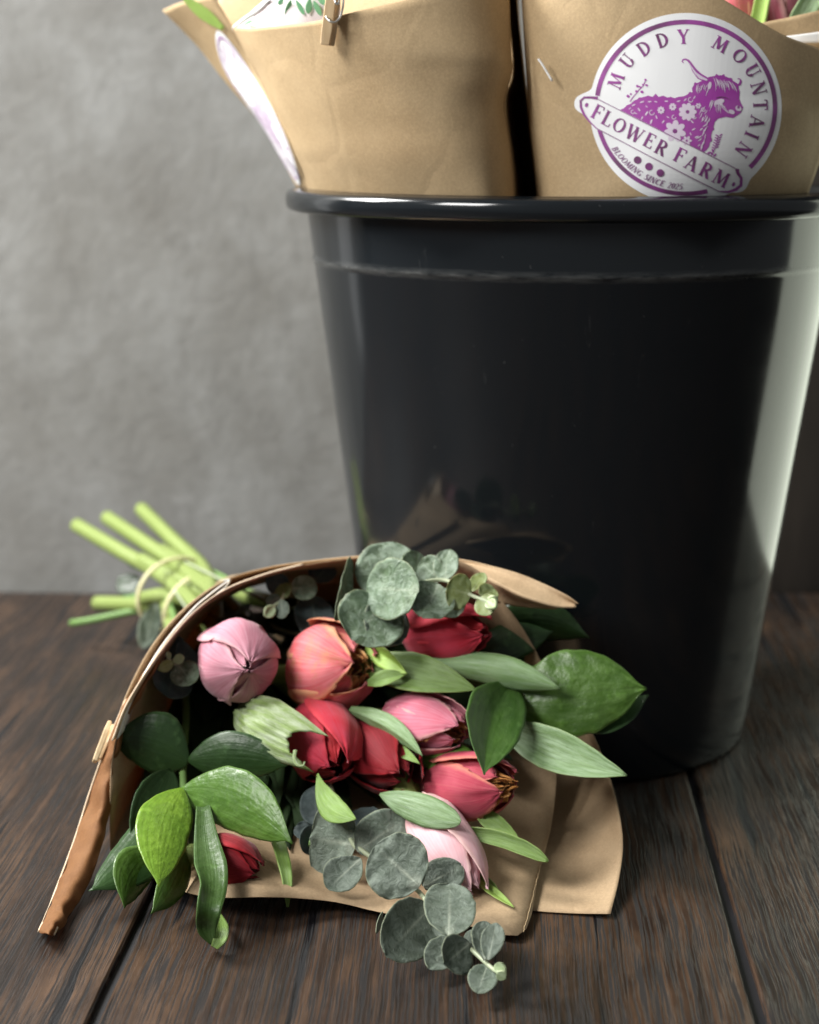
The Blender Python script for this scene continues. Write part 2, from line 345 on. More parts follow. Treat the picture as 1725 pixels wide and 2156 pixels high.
PM = {
 'pale': (petal_mat('petal_pale_pink', (0.62, 0.24, 0.31), (0.68, 0.31, 0.39), (0.80, 0.50, 0.52), (0.66, 0.30, 0.32), (0.78, 0.46, 0.55)), petal_mat('petal_pale_pink_inner', (0.66, 0.28, 0.38), (0.72, 0.36, 0.46), (0.85, 0.6, 0.62), (0.6, 0.3, 0.3), (0.8, 0.5, 0.6))),
 'blush': (petal_mat('petal_blush_pink', (0.84, 0.48, 0.52), (0.88, 0.58, 0.62), (0.88, 0.62, 0.58), (0.72, 0.44, 0.38), (0.90, 0.68, 0.72)), petal_mat('petal_blush_inner', (0.80, 0.42, 0.46), (0.84, 0.5, 0.53), (0.88, 0.6, 0.6), (0.66, 0.4, 0.36), (0.86, 0.6, 0.64))),
 'coral': (petal_mat('petal_coral', (0.74, 0.125, 0.145), (0.78, 0.20, 0.22), (0.84, 0.44, 0.24), (0.70, 0.13, 0.12), (0.84, 0.34, 0.36), es=0.9, blot=(0.55, 0.30, 0.12)), petal_mat('petal_coral_orange', (0.72, 0.36, 0.12), (0.66, 0.28, 0.10), (0.80, 0.52, 0.22), (0.45, 0.16, 0.06), (0.60, 0.24, 0.08))),
 'mauve': (petal_mat('petal_mauve_pink', (0.62, 0.135, 0.20), (0.66, 0.20, 0.28), (0.80, 0.48, 0.44), (0.30, 0.03, 0.06), (0.74, 0.34, 0.42)), petal_mat('petal_mauve_orange', (0.55, 0.27, 0.09), (0.46, 0.19, 0.06), (0.68, 0.38, 0.16), (0.3, 0.1, 0.04), (0.42, 0.15, 0.05))),
 'rose': (petal_mat('petal_dark_rose', (0.46, 0.045, 0.085), (0.52, 0.085, 0.13), (0.68, 0.24, 0.17), (0.24, 0.012, 0.02), (0.54, 0.12, 0.14)), petal_mat('petal_rose_orange', (0.66, 0.32, 0.08), (0.56, 0.22, 0.05), (0.76, 0.42, 0.14), (0.4, 0.12, 0.04), (0.5, 0.18, 0.05))),
 'red': (petal_mat('petal_red', (0.68, 0.016, 0.036), (0.66, 0.055, 0.095), (0.66, 0.05, 0.07), (0.52, 0.07, 0.11), (0.60, 0.08, 0.13)), petal_mat('petal_red_inner', (0.36, 0.008, 0.015), (0.44, 0.012, 0.02), (0.6, 0.03, 0.05), (0.25, 0.01, 0.01), (0.45, 0.02, 0.03))),
 'crimson': (petal_mat('petal_crimson', (0.24, 0.004, 0.008), (0.21, 0.008, 0.015), (0.42, 0.014, 0.022), (0.16, 0.006, 0.012), (0.36, 0.02, 0.035)), petal_mat('petal_crimson_inner', (0.20, 0.004, 0.008), (0.26, 0.006, 0.012), (0.34, 0.012, 0.02), (0.14, 0.004, 0.006), (0.24, 0.01, 0.015))),
}
M_white = plain('white_card', (0.80, 0.80, 0.78), 0.5)
M_pinwood = None
def mat_pin():
    n = NT('clothespin_wood'); c = n.coord(); a = n.noise(n.mapping(c, (300, 300, 25)), 1, 3, 0.6)
    return n.fin(n.ramp(a, [(0.3, (0.60, 0.42, 0.23)), (0.7, (0.74, 0.56, 0.34))]), 0.55, n.bump(a, 0.3, 0.0004))
M_pinwood = mat_pin()
M_metal = NT('thin_wire').fin((0.7, 0.7, 0.68), 0.3); M_metal.node_tree.nodes['Principled BSDF'].inputs['Metallic'].default_value = 1.0
M_band = plain('cream_rubber', (0.66, 0.62, 0.36), 0.45, trans=0.2)

# ================================================================ SETTING
# wall
def box_verts(x0, x1, y0, y1, z0, z1):
    V = [(x, y, z) for z in (z0, z1) for y in (y0, y1) for x in (x0, x1)]
    return V, [(0, 2, 3, 1), (4, 5, 7, 6), (0, 1, 5, 4), (2, 6, 7, 3), (0, 4, 6, 2), (1, 3, 7, 5)]
V, Fc = box_verts(-2.2, 0.17, 1.175, 1.20, -0.03, 1.6)
wl = mk('wall', V, Fc, M_wall, smooth=False); tag(wl, kind='structure')
V, Fc = box_verts(0.1702, 1.6, 1.180, 1.21, -0.03, 1.6)
wr = mk('side_wall', V, Fc, M_brown, smooth=False); tag(wr, kind='structure')
# table: dark base board and planks running away from the camera
table = thing('plank_table', (0, 0.7, 0), 'dark brown wooden plank tabletop that the bucket and bouquet stand on', 'table')
V, Fc = box_verts(-1.6, 1.5, -0.2, 1.172, -0.03, -0.0035)
mk('base_board', V, Fc, M_black, table, smooth=False)
ang = math.atan(0.052)
def plank(xc, wdt, y0, y1):
    # long bevelled board, in its own local frame (x across, y along), turned slightly
    th, bv, hw = 0.0034, 0.0009, wdt / 2
    prof = [(-hw, -th), (-hw, -bv), (-hw + bv, 0), (hw - bv, 0), (hw, -bv), (hw, -th)]
    ny = 14; V = []; Fc = []
    for j in range(ny + 1):
        y = y0 + (y1 - y0) * j / ny
        for k, (x, z) in enumerate(prof):
            e = 0.0011 * noise.noise(Vector((x * 3, y * 9, xc * 30))) if k in (0, 1, 2, 3, 4, 5) else 0
            V.append((x + e, y, z))
    n = len(prof)
    for j in range(ny):
        for k in range(n - 1): Fc.append((j * n + k, j * n + k + 1, (j + 1) * n + k + 1, (j + 1) * n + k))
    Fc.append(tuple(range(n))); Fc.append(tuple(ny * n + k for k in range(n - 1, -1, -1)))
    me = bpy.data.meshes.new('plank'); me.from_pydata(V, [], Fc); me.materials.append(M_wood)
    o = bpy.data.objects.new('plank', me); COL.objects.link(o); o.parent = table
    o.location = Vector((xc, 0, 0.0)); o.rotation_euler = (0, 0, -ang)
    return o
sp = 0.2455
for k in range(-5, 6):
    plank(0.0135 + k * sp, sp - 0.0046, -0.85, 0.4635)
del V, Fc

# ================================================================ BUCKET
BX, BY = 0.0835, 0.90
bucket = thing('flower_bucket', (BX, BY, 0), 'tall glossy black plastic bucket with a rolled rim and scuffed ring, holding wrapped flowers', 'bucket')
def lathe(name, prof, mat, parent, n=128, thick=0):
    V = []; Fc = []; m = len(prof)
    for i in range(n):
        a = 2 * math.pi * i / n
        for r, z in prof: V.append((BX + r * math.cos(a), BY + r * math.sin(a), z))
    for i in range(n):
        for k in range(m - 1):
            a = i * m + k; b = ((i + 1) % n) * m + k
            Fc.append((a, b, b + 1, a + 1))
    return mk(name, V, Fc, mat, parent)
def br(z): return 0.1002 + (0.1362 - 0.1002) * z / 0.2775
body = [(0.0, 0.004), (0.085, 0.004), (0.094, 0.002), (0.0965, 0.0005), (0.099, 0.0012), (0.1003, 0.004)]
for i in range(1, 16): z = 0.004 + (0.2515 - 0.004) * i / 15; body.append((br(z), z))
body += [(br(.2530) + .0001, 0.2530), (br(.2538) + .0005, 0.2538), (br(.2552) + .0005, 0.2552), (br(.257) + .0001, 0.257), (br(.2775), 0.2775), (0.1368, 0.2835)]
inner = [(r - 0.0022, max(z, 0.007) + 0.0005) for r, z in body[::-1] if r > 0.09] + [(0.0, 0.0075)]
lathe('bucket_body', body, M_bucket, bucket)
lathe('bucket_lining', inner, M_bucket, bucket)
rimp = []
for k in range(25):
    a = 2 * math.pi * k / 24
    # rounded box section for the rolled rim
    cx_, cz_ = 0.1412, 0.2848; sx, sz = 0.0063, 0.0058
    ca, sa = math.cos(a), math.sin(a)
    e = 0.62
    rimp.append((cx_ + sx * math.copysign(abs(ca) ** e, ca), cz_ + sz * math.copysign(abs(sa) ** e, sa) + (-0.0008 if sa > 0 and ca > 0 else 0)))
lathe('rim', rimp, M_bucket, bucket)

# ================================================================ BOUQUET PAPER
NECK = at(505, 1292, 0.93)
wrap = thing('bouquet_wrap', atz(700, 1880, 0.0), 'open brown kraft paper cone lying on the planks around the tulips', 'wrapping paper')
G = 0.0012
mouth = [atz(232, 1790, 0.004), at(232, 1690, 0.705), at(236, 1600, 0.715), at(262, 1500, 0.725), at(335, 1378, 0.745), at(400, 1300, 0.760), at(470, 1250, 0.770),
         at(555, 1212, 0.778), at(640, 1190, 0.782), at(740, 1176, 0.783), at(830, 1172, 0.780), at(930, 1176, 0.775), at(1000, 1196, 0.765),
         at(1055, 1262, 0.765), at(1105, 1330, 0.765), at(1150, 1420, 0.768), at(1172, 1520, 0.765), atz(1172, 1640, 0.022), atz(1160, 1740, 0.008), atz(1135, 1840, 0.004),
         atz(1102, 1964, 0.003), atz(1000, 1952, 0.003), atz(900, 1938, 0.003), atz(800, 1921, 0.004), atz(710, 1900, 0.006), atz(620, 1891, 0.010), atz(540, 1889, 0.014), atz(460, 1890, 0.012),
         atz(395, 1880, 0.008), atz(330, 1850, 0.004), atz(280, 1822, 0.003)]
def cone(name, mouth, mat, nn=120, nv=22, scale=1.0, rneck=0.023, closed=True):
    V = []; Fc = []; UV = []
    mm = mouth + [mouth[0]] if closed else mouth
    axis = (NECK - sum(mouth, Vector()) / len(mouth)).normalized()
    s1 = axis.cross(Vector((0, 0, 1))).normalized(); s2 = s1.cross(axis).normalized()
    for j in range(nv + 1):
        v = j / nv
        for i in range(nn):
            P = cr(mm, i / nn)
            q = P - NECK; a = math.atan2(q.dot(s2), q.dot(s1))
            Q = NECK + (s1 * math.cos(a) + s2 * math.sin(a)) * rneck * scale
            X = P.lerp(Q, v ** 0.95)
            # belly the sheet outwards a little and never below the table
            out = (P - NECK); out = (out - axis * out.dot(axis)).normalized()
            X = X - out * 0.006 * math.sin(math.pi * v) * (1 if P.z > 0.03 else 0)
            wb = noise.noise(X * 38) * 0.0011 * min(1, v * 3) + noise.noise(X * 14) * 0.002 * min(1, v * 3)
            X = X + out * wb
            if X.z < G: X.z = G
            V.append(X); UV.append((i / nn, v))
    for j in range(nv):
        for i in range(nn):
            a = j * nn + i; b = j * nn + (i + 1) % nn
            Fc.append((a, b, b + nn, a + nn))
    return mk(name, V, Fc, mat, wrap, UV, thick=0.0003)
cone('paper_cone', mouth, M_kraft_in)
# outer sheet: visible at the lower right, under the torn edge of the inner sheet
patch('outer_sheet', wrap, M_kraft_in, [
    [atz(985, 1895, 0.0009), atz(1110, 1916, 0.0009), atz(1200, 1923, 0.0010), atz(1286, 1925, 0.0022)],
    [atz(1010, 1830, 0.0009), atz(1140, 1845, 0.0009), atz(1230, 1850, 0.0020), atz(1304, 1848, 0.007)],
    [atz(1030, 1750, 0.0009), atz(1150, 1755, 0.0015), atz(1250, 1760, 0.006), atz(1311, 1762, 0.015)],
    [atz(1040, 1640, 0.004), atz(1150, 1650, 0.006), atz(1235, 1655, 0.015), atz(1292, 1665, 0.024)],
    [atz(1040, 1540, 0.010), atz(1140, 1540, 0.018), atz(1200, 1550, 0.028), atz(1253, 1556, 0.038)],
    [atz(1000, 1440, 0.025), atz(1090, 1440, 0.035), atz(1150, 1450, 0.045), atz(1195, 1455, 0.052)]], 30, 30, 0.0003, 0.0001, 40)
# second layer and card edges along the upper left lip
def lip(name, pts, dep, mat, th, parent=wrap, n=60, lab=None, org=None):
    rows = [pts, [p.lerp(NECK, dep) + Vector((0, 0.004, 0.0)) for p in pts]]
    o = patch(name, parent, mat, rows, n, 4, th)
    if lab: o['label'] = lab
    return o
lip('outer_layer', [at(214, 1640, 0.7170), at(240, 1545, 0.7314), at(268, 1460, 0.7397), at(322, 1358, 0.7585), at(392, 1278, 0.7730), at(470, 1224, 0.7880), at(560, 1196, 0.7971), at(660, 1181, 0.7983), at(760, 1171, 0.7920), at(860, 1167, 0.7850)], 0.35, M_kraft_in, 0.0006)
lip('lip_edge', [at(236, 1560, 0.7117), at(268, 1480, 0.7187), at(336, 1374, 0.7380), at(402, 1295, 0.7560), at(472, 1243, 0.7660), at(560, 1209, 0.7751), at(640, 1188, 0.7800)], 0.04, M_kraft_edge, 0.0007)
# left flap folded outwards and hanging to the table
fo = [at(330, 1385, 0.7500), at(265, 1478, 0.7349), at(226, 1570, 0.7248), at(192, 1665, 0.7150), at(160, 1765, 0.6987), at(124, 1862, 0.6750), atz(82, 1962, 0.0022)]
fm = [at(334, 1388, 0.7452), at(272, 1492, 0.7276), at(240, 1590, 0.7167), at(214, 1690, 0.7025), at(186, 1790, 0.6862), at(143, 1885, 0.6620), atz(100, 1966, 0.0085)]
fi = [at(338, 1392, 0.7474), at(276, 1500, 0.7320), at(246, 1600, 0.7207), at(232, 1690, 0.7065), at(216, 1775, 0.6927), at(170, 1890, 0.6680), atz(115, 1972, 0.004)]
patch('folded_flap', wrap, M_kraft_flap, [fo, fm, fi], 110, 22, 0.0003, 0.0013, 120)['label'] = 'rust brown folded flap hanging to the table'
lip('flap_edge', [p + Vector((-0.0004, -0.0006, 0.0002)) for p in fo[1:]], 0.006, M_kraft_edge, 0.0007)
tn = []
for k in range(13):
    p = fo[-1].lerp(fi[-1], k / 12); tn.append(p + Vector((0, -0.0006, 0.0006 + random.uniform(0, 0.0012))))
lip('torn_tip', tn, 0.007, M_kraft_edge, 0.0008, n=24)
# torn edge at the lower right of the inner sheet
tr = [atz(1167, 1690, 0.0165), atz(1160, 1740, 0.0086), atz(1148, 1790, 0.0062), atz(1135, 1840, 0.0046), atz(1120, 1900, 0.0040), atz(1103, 1963, 0.0036)]
trr = []
for k in range(60):
    p = cr(tr, k / 59); trr.append(p + Vector((random.uniform(-0.00025, 0.00025), 0, 0.0)))
patch('torn_edge', wrap, M_kraft, [trr, [p + Vector((-0.0003, 0, 0.0001)) for p in trr]], 59, 1, 0.0001)
# right flap folded over in front of the bucket
e1 = [at(940, 1174, 0.790), at(1010, 1186, 0.775), at(1080, 1204, 0.765), at(1150, 1230, 0.757), at(1195, 1252, 0.752), at(1219, 1270, 0.750)]
e2 = [at(945, 1178, 0.788), at(1020, 1214, 0.764), at(1078, 1244, 0.752), at(1120, 1262, 0.747), at(1170, 1276, 0.746), at(1214, 1277, 0.748)]
e3 = [at(945, 1190, 0.788), at(1000, 1248, 0.772), at(1040, 1266, 0.768), at(1085, 1275, 0.764), at(1130, 1279, 0.760), at(1170, 1281, 0.758)]
em = [a.lerp(b, 0.5) + Vector((0, 0.004, 0.0)) for a, b in zip(e1, e2)]
patch('corner_flap', wrap, M_kraft_in, [e1, em, e2], 40, 12, 0.0005, 0.0005, 50)
patch('corner_fold', wrap, M_kraft_in, [e2, [a.lerp(b, 0.5) + Vector((0, 0.003, 0)) for a, b in zip(e2, e3)], e3], 40, 8, 0.0005, 0.0005, 50)
# card tucked into the lip, and its looped end
card = thing('gift_card', at(420, 1290, 0.81), 'thin white card tucked edge on between the paper layers at the upper left lip', 'card')
lip('card_sheet', [at(246, 1556, 0.7151), at(276, 1472, 0.7263), at(335, 1368, 0.7450), at(400, 1288, 0.7640), at(450, 1245, 0.7730), at(482, 1222, 0.7781)], 0.05, M_white, 0.0006, card)
lip('card_curl', [at(330, 1377, 0.7440), at(400, 1296, 0.7620), at(450, 1256, 0.7710), at(474, 1236, 0.7760), at(482, 1221, 0.7781), at(470, 1222, 0.7780)], 0.05, M_white, 0.0005, card)
# clothespin on the outside of the lying wrap
pin0 = thing('clothespin', at(214, 1562, 0.76), 'small wooden clothespin clipped to the left lip of the lying paper cone', 'clothespin')
def bar(name, a, b, wd, th, mat, parent, taper=0.7):
    d = (b - a).normalized(); vw = (C0 - a).normalized(); s = d.cross(vw).normalized(); nrm = s.cross(d).normalized()
    prof = [(0, taper), (0.25, 1), (0.8, 1), (1, 0.85)]; V = []; Fc = []
    for t, k in prof:
        p = a.lerp(b, t)
        for sx, sy in ((-1, -1), (1, -1), (1, 1), (-1, 1)): V.append(p + s * wd / 2 * sx * k + nrm * th / 2 * sy * k)
    for i in range(len(prof) - 1):
        for k in range(4): Fc.append((i * 4 + k, i * 4 + (k + 1) % 4, i * 4 + 4 + (k + 1) % 4, i * 4 + 4 + k))
    Fc.append((3, 2, 1, 0)); e = (len(prof) - 1) * 4; Fc.append((e, e + 1, e + 2, e + 3))
    o = mk(name, V, Fc, mat, parent, smooth=False)
    m = o.modifiers.new('bevel', 'BEVEL'); m.width = 0.0004; m.segments = 2
    return o
bar('wooden_leg', at(231, 1520, 0.7210), at(199, 1604, 0.7087), 0.0024, 0.006, M_pinwood, pin0)
bar('wooden_leg', at(238, 1528, 0.7336), at(208, 1600, 0.7217), 0.0022, 0.006, M_pinwood, pin0)

# ================================================================ LEAVES
def lint(T, x):
    for (a, b), (c, d) in zip(T, T[1:]):
        if x <= c: return b + (d - b) * (x - a) / (c - a)
    return T[-1][1]
PROF = {
 'lance': [(0, .35), (.1, .55), (.25, .85), (.42, 1), (.58, .93), (.75, .68), (.88, .38), (.96, .14), (1, .02)],
 'spear': [(0, .10), (.15, .45), (.35, .85), (.52, 1), (.68, .92), (.82, .65), (.92, .34), (.98, .10), (1, .02)],
 'broad': [(0, .06), (.06, .34), (.16, .66), (.30, .93), (.45, 1), (.60, .93), (.74, .74), (.84, .50), (.90, .30), (.935, .16), (.965, .075), (1, .015)],
 'round': [(0, .10), (.02, .28), (.06, .48), (.13, .68), (.24, .87), (.38, .985), (.50, 1), (.64, .965), (.78, .84), (.88, .66), (.95, .44), (.985, .25), (1, .06)],
 'oval': [(0, .06), (.05, .25), (.14, .5), (.28, .8), (.45, .97), (.6, 1), (.75, .88), (.87, .66), (.95, .4), (.985, .24), (1, .05)],
 'strap': [(0, .8), (.3, 1), (.7, .95), (.88, .7), (.96, .4), (1, .1)],
}
def smooth_prof(T, t):
    n = 3; s = 0
    for k in (-1, 0, 1): s += lint(T, min(1, max(0, t + k * 0.012)))
    return s / 3
def leaf(parent, mat, base, tip, hw, prof='lance', roll=0, bend=0.0, sb=0.0, cup=0.0, fold=0.0, twist=0, wave=0.0, nu=12, nv=26, th=0.0003, name='leaf', seed=None, tipcurl=0.0):
    A = tip - base; L = A.length; mid = (base + tip) / 2
    W = hw * depth(mid) / FPX
    vn = (C0 - mid).normalized(); a = A.normalized(); N0 = (vn - a * vn.dot(a)).normalized(); S0 = a.cross(N0).normalized()
    sd = random.random() * 50 if seed is None else seed
    T = PROF[prof]
    def f(u, v):
        # denser rows near both ends
        v2 = 0.5 - 0.5 * math.cos(math.pi * v) if prof in ('round', 'oval') else v
        ro = rad(roll + twist * (v2 - 0.5))
        S_ = S0 * math.cos(ro) + N0 * math.sin(ro); N_ = N0 * math.cos(ro) - S0 * math.sin(ro)
        x = (u * 2 - 1); ww = W * smooth_prof(T, v2)
        b4 = 4 * v2 * (1 - v2)
        P = base + A * v2 + N0 * bend * L * b4 + S0 * sb * L * b4
        P = P + S_ * x * ww + N_ * (cup * x * x * ww + fold * abs(x) * ww)
        P = P + N0 * tipcurl * L * max(0, v2 - 0.7) ** 2 * 8
        q = noise.noise(Vector((x * 1.6 + sd, v2 * 4.5, sd * 2)))
        e = noise.noise(Vector((v2 * 9, sd, x)))
        P = P + N_ * (wave * W * (q * 0.7 + e * abs(x) ** 2))
        P = P + S_ * (e * 0.035 * W * abs(x))
        if P.z < 0.0022: P.z = 0.0022 + 0.0002 * abs(x)
        return P
    V, Fc, UV = grid(nu, nv, f)
    return mk(name, V, Fc, mat, parent, UV, thick=th)

# ================================================================ TULIPS
TIE = at(392, 1238, 0.985)
ENDS = [at(162, 1106, 1.085), at(226, 1090, 1.09), at(298, 1072, 1.095), at(205, 1270, 1.05), at(150, 1312, 1.035)]
def head_frame(B, T):
    a = (T - B).normalized(); vn = (C0 - B).normalized()
    x = (vn - a * vn.dot(a)).normalized(); return a, x, a.cross(x).normalized()
RP = [(0, .16), (.06, .48), (.15, .76), (.28, .95), (.42, 1.0), (.56, .985), (.70, .92), (.82, .80), (.92, .62), (1, .42)]
def petal(parent, mat, B, L, R, fr, phi, Wd, close=1.0, rs=1.0, s0=0.0, wav=0.03, nu=18, nv=26, sd=0, tip_out=0.0, point=0.62, name='petal', pinch=0.0, ruf=0.0, tilt=0.05, rag=0.045, rib=0.010):
    a, x, y = fr
    def f(u, v):
        s = v; t = (u * 2 - 1)
        r = R * rs * lint(RP, s)
        if close != 1.0: r = r * (1 + (close - 1) * max(0, s - 0.45) / 0.55)
        if pinch: r *= 1 - pinch * max(0, (s - 0.62) / 0.38) ** 1.7
        wv = (1 - s ** 4.2) ** point * (0.45 + 0.55 * min(1, s / 0.35))
        ph = phi + Wd * wv * t + 0.07 * math.sin(s * 5 + sd)
        q = noise.noise(Vector((t * 1.7 + sd, s * 3.1, sd * 1.7)))
        e = noise.noise(Vector((s * 7 + sd, t * 2.0, sd)))
        g = noise.noise(Vector((s * 22 + sd, t * 14.0, sd))) + 0.5 * noise.noise(Vector((s * 50 + sd, t * 30.0, sd)))
        m = max(abs(t), s) ** 8                              # the free margin
        r = r * (1 + wav * q * 1.6 + tilt * t * min(1, s * 3) + 0.04 * abs(t) ** 4 + ruf * e * abs(t) * s) + tip_out * R * max(0, s - 0.75) ** 2 * 6
        r -= 0.035 * R * (1 - abs(t)) ** 6 * min(1, s * 6)   # mid-rib crease
        r += R * rib * math.sin(t * 19 + sd) * min(1, s * 3) * (1 - s) # shallow ribs
        ax_ = L * (s * (1 - 0.05 * (1 - s) * abs(t)) + ruf * 0.12 * q * s + rag * g * m)
        return B + a * ax_ + x * math.cos(ph) * r + y * math.sin(ph) * r
    V, Fc, UV = grid(nu, nv, f)
    return mk(name, V, Fc, mat, parent, UV, thick=0.00035)
def tulip(label, style, B, T, Rpx, rot=0.0, close=1.0, frill=0, tie_off=(0, 0), end=None, wav=0.035, inner_mat=False, W3=72, group='cut tulips in the paper wrapped bouquet', stem=True, Lk=(1, .95, 1.03, .98, .94, 1.0), tipo=0.0, point=0.6, pinch=0.0, fr_r=1.0):
    th = thing('tulip', B, label, 'tulip', group); rib = 0.002 if pinch > .34 else 0.009
    m1, m2 = PM[style]; a, x, y = fr = head_frame(B, T); L = (T - B).length; R = Rpx * depth((B + T) / 2) / FPX
    rr_ = random.Random(int(Rpx * 100 + rot * 1000))
    pin_i = pinch + (0.0 if frill else 0.35 * (1 - pinch))
    for k in range(3):    # inner ring
        petal(th, m2 if inner_mat else m1, B, L * Lk[3 + k] * (0.98 if frill else 1.0), R * (0.90 + 0.02 * k), fr, rot + rad(62 + 120 * k + rr_.uniform(-8, 8)), rad(W3 - 2), close * 0.96, sd=k * 3.3 + rot + Rpx, wav=wav, point=point, pinch=pin_i, tilt=-0.04, rib=rib)
    for k in range(3):    # outer ring
        petal(th, m1, B, L * Lk[k], R * (1 + 0.015 * k), fr, rot + rad(120 * k + rr_.uniform(-6, 6)), rad(W3 + rr_.uniform(-4, 4)), close * (1 + 0.03 * k), sd=k * 5.1 + rot * 2 + Rpx * .3, wav=wav, tip_out=tipo, point=point, pinch=pinch, tilt=0.06 if k != 1 else -0.05, rib=rib)
    for k in range(frill):
        ph = k * 2.4 + rot; rr = 0.22 + 0.58 * ((k * 0.618) % 1)
        petal(th, m2, B, L * (0.85 + 0.13 * ((k * 0.41) % 1)), R * rr * fr_r, fr, ph, rad(62 - 18 * rr), 1.05, sd=k * 7.7 + rot, wav=0.14, nu=14, nv=20, name='inner_petal', ruf=0.5, tilt=0.15)
    for k in range(3):
        petal(th, m2, B, L * (0.90 if frill else 0.93), R * (0.38 if frill else 0.52), fr, rot + rad(40 + 120 * k), rad(80), 0.8, sd=k * 2.2 + Rpx, wav=0.1, nu=10, nv=14, name='inner_petal', pinch=0.0 if frill else 0.75, tilt=0.12)
    if stem:
        tp = TIE + Vector((tie_off[0] * 0.011, 0, tie_off[1] * 0.011))
        pts = [B + a * 0.004, B - a * 0.035, B.lerp(tp, 0.55) - Vector((0, 0, 0.0)), tp]
        if end is not None: pts += [tp.lerp(end, 0.5), end]
        else:
            d = (tp - B).normalized(); pts += [tp + d * 0.02]
        tube('stem', pts, 0.0048, M_stem, th, 10, 40)
    return th
T1 = tulip('pale pink closed tulip seen end on, furthest left under the paper lip', 'pale', SF(484, 1380, -0.010), SF(524, 1408, 0.034), 83, rot=0.9, close=1.0, end=ENDS[2], tie_off=(1, 1), wav=0.09, W3=76, point=.5, pinch=0.72, Lk=(1.0, .93, .97, .96, .9, .94))
T2 = tulip('large coral tulip with frilled orange centre, left of the round eucalyptus leaves', 'coral', SF(645, 1408, -0.024), SF(766, 1402, 0.012), 97, rot=-0.35, close=0.86, frill=12, end=ENDS[1], tie_off=(0, 1), W3=70, wav=0.05, point=.52, Lk=(1.04, .98, 1.0, .95, .97, .93))
T3 = tulip('bright red tulip just under the top eucalyptus sprig', 'red', SF(856, 1334, -0.012), SF(1028, 1326, 0.030), 64, rot=0.55, close=1.0, tie_off=(1, 0), inner_mat=True, W3=72, pinch=.25)
T4 = tulip('mauve pink tulip with orange centre in the middle, under the bright leaf', 'mauve', SF(812, 1512, -0.022), SF(978, 1544, 0.014), 66, rot=-0.35, close=0.92, frill=9, tie_off=(.5, -.5), W3=66, point=.5)
T5 = tulip('red tulip partly covered by the torn curled leaf', 'red', SF(656, 1512, -0.034), SF(714, 1618, 0.010), 78, rot=0.9, close=1.0, end=ENDS[0], tie_off=(-1, .5), inner_mat=True, pinch=.35)
T6 = tulip('dark crimson tulip between the red one and the dark rose one', 'crimson', SF(752, 1545, -0.034), SF(858, 1642, 0.002), 70, rot=0.1, close=1.02, tie_off=(0, 0), inner_mat=True, W3=66, tipo=0.15, pinch=.2)
T7 = tulip('dark rose tulip with ragged orange centre, nearest the bare paper on the right', 'rose', SF(900, 1652, -0.028), SF(1082, 1655, 0.018), 70, rot=0.35, close=0.98, frill=14, tie_off=(1, -1), W3=62, point=.5, fr_r=1.0, Lk=(.96, .9, .98, .9, .94, .9))
T8 = tulip('pale blush tulip pointing down to the torn paper edge, behind grey eucalyptus', 'blush', SF(868, 1690, -0.012), SF(1004, 1876, 0.004), 70, rot=0.45, close=1.0, tie_off=(0, -1), end=ENDS[3], W3=78, point=.45, pinch=.35)
T9 = tulip('deep red tulip low on the left, mostly behind hanging leaves', 'crimson', SF(430, 1800, -0.034, 0.018), SF(545, 1838, -0.018, 0.018), 58, rot=0.4, close=0.95, tie_off=(-1, -1), inner_mat=True, pinch=.3)

def L(parent, mat, b, t, hw, prof='lance', **kw): return leaf(parent, mat, SF(*b), SF(*t), hw, prof, **kw)
# broad torn leaf with a curled tip
def torn_leaf():
    base, tip = SF(498, 1494, -0.012), SF(668, 1584, 0.022)
    A = tip - base; a = A.normalized(); vn = (C0 - tip).normalized(); N = (vn - a * vn.dot(a)).normalized(); S_ = a.cross(N)
    def f(u, v):
        x = u * 2 - 1; vv = v * (1 - 0.20 * (1 - x * x) + 0.05 * noise.noise(Vector((x * 5, 1, 1))) * v)
        hw = lint([(0, 26), (.25, 50), (.5, 62), (.75, 56), (1, 40)], vv) * depth(tip) / FPX
        P = base + A * vv + S_ * x * hw - N * (x * x * hw * 0.42) + N * 0.012 * math.sin(vv * 3.1)
        P = P + N * 0.0022 * noise.noise(Vector((x * 2, vv * 5, 3))) + N * 0.0007 * math.sin(x * 24)
        return P
    V, Fc, UV = grid(22, 36, f)
    return mk('leaf', V, Fc, M_tld, T5, UV, thick=0.0005)
torn_leaf()['label'] = 'broad weathered leaf with a torn curled tip'
tube('curled_tip', [SF(622, 1580, 0.0225), SF(620, 1596, 0.0235), SF(626, 1610, 0.0245), SF(638, 1612, 0.025), SF(642, 1604, 0.026)], 0.0010, M_tld, T5, 8, 20, rend=0.0006, squash=.5)
L(T2, M_bright, (770, 1362, 0.006), (857, 1418, 0.018), 25, 'lance', roll=-35, fold=0.5, sb=-0.05)
L(T2, M_tl, (775, 1440, 0.008), (855, 1420, 0.016), 20, 'lance', roll=35, fold=0.4)
L(T4, M_tl, (760, 1400, 0.000), (1004, 1453, 0.020), 44, 'lance', roll=20, bend=0.03, cup=0.25, sb=-0.02)
L(T3, M_tlb, (890, 1395, 0.004), (1179, 1450, 0.026), 36, 'spear', roll=-12, bend=0.04, cup=-0.5, sb=-0.03)
L(T6, M_tlb, (735, 1495, -0.004), (890, 1592, 0.014), 24, 'lance', roll=-25, fold=-0.6, sb=-0.05)
L(T6, M_tl, (790, 1550, -0.006), (884, 1608, 0.008), 16, 'lance', roll=25, fold=0.3)
L(T7, M_tlb, (1062, 1530, 0.002), (1320, 1633, 0.026), 46, 'lance', roll=10, bend=0.02, cup=0.35, sb=0.03)
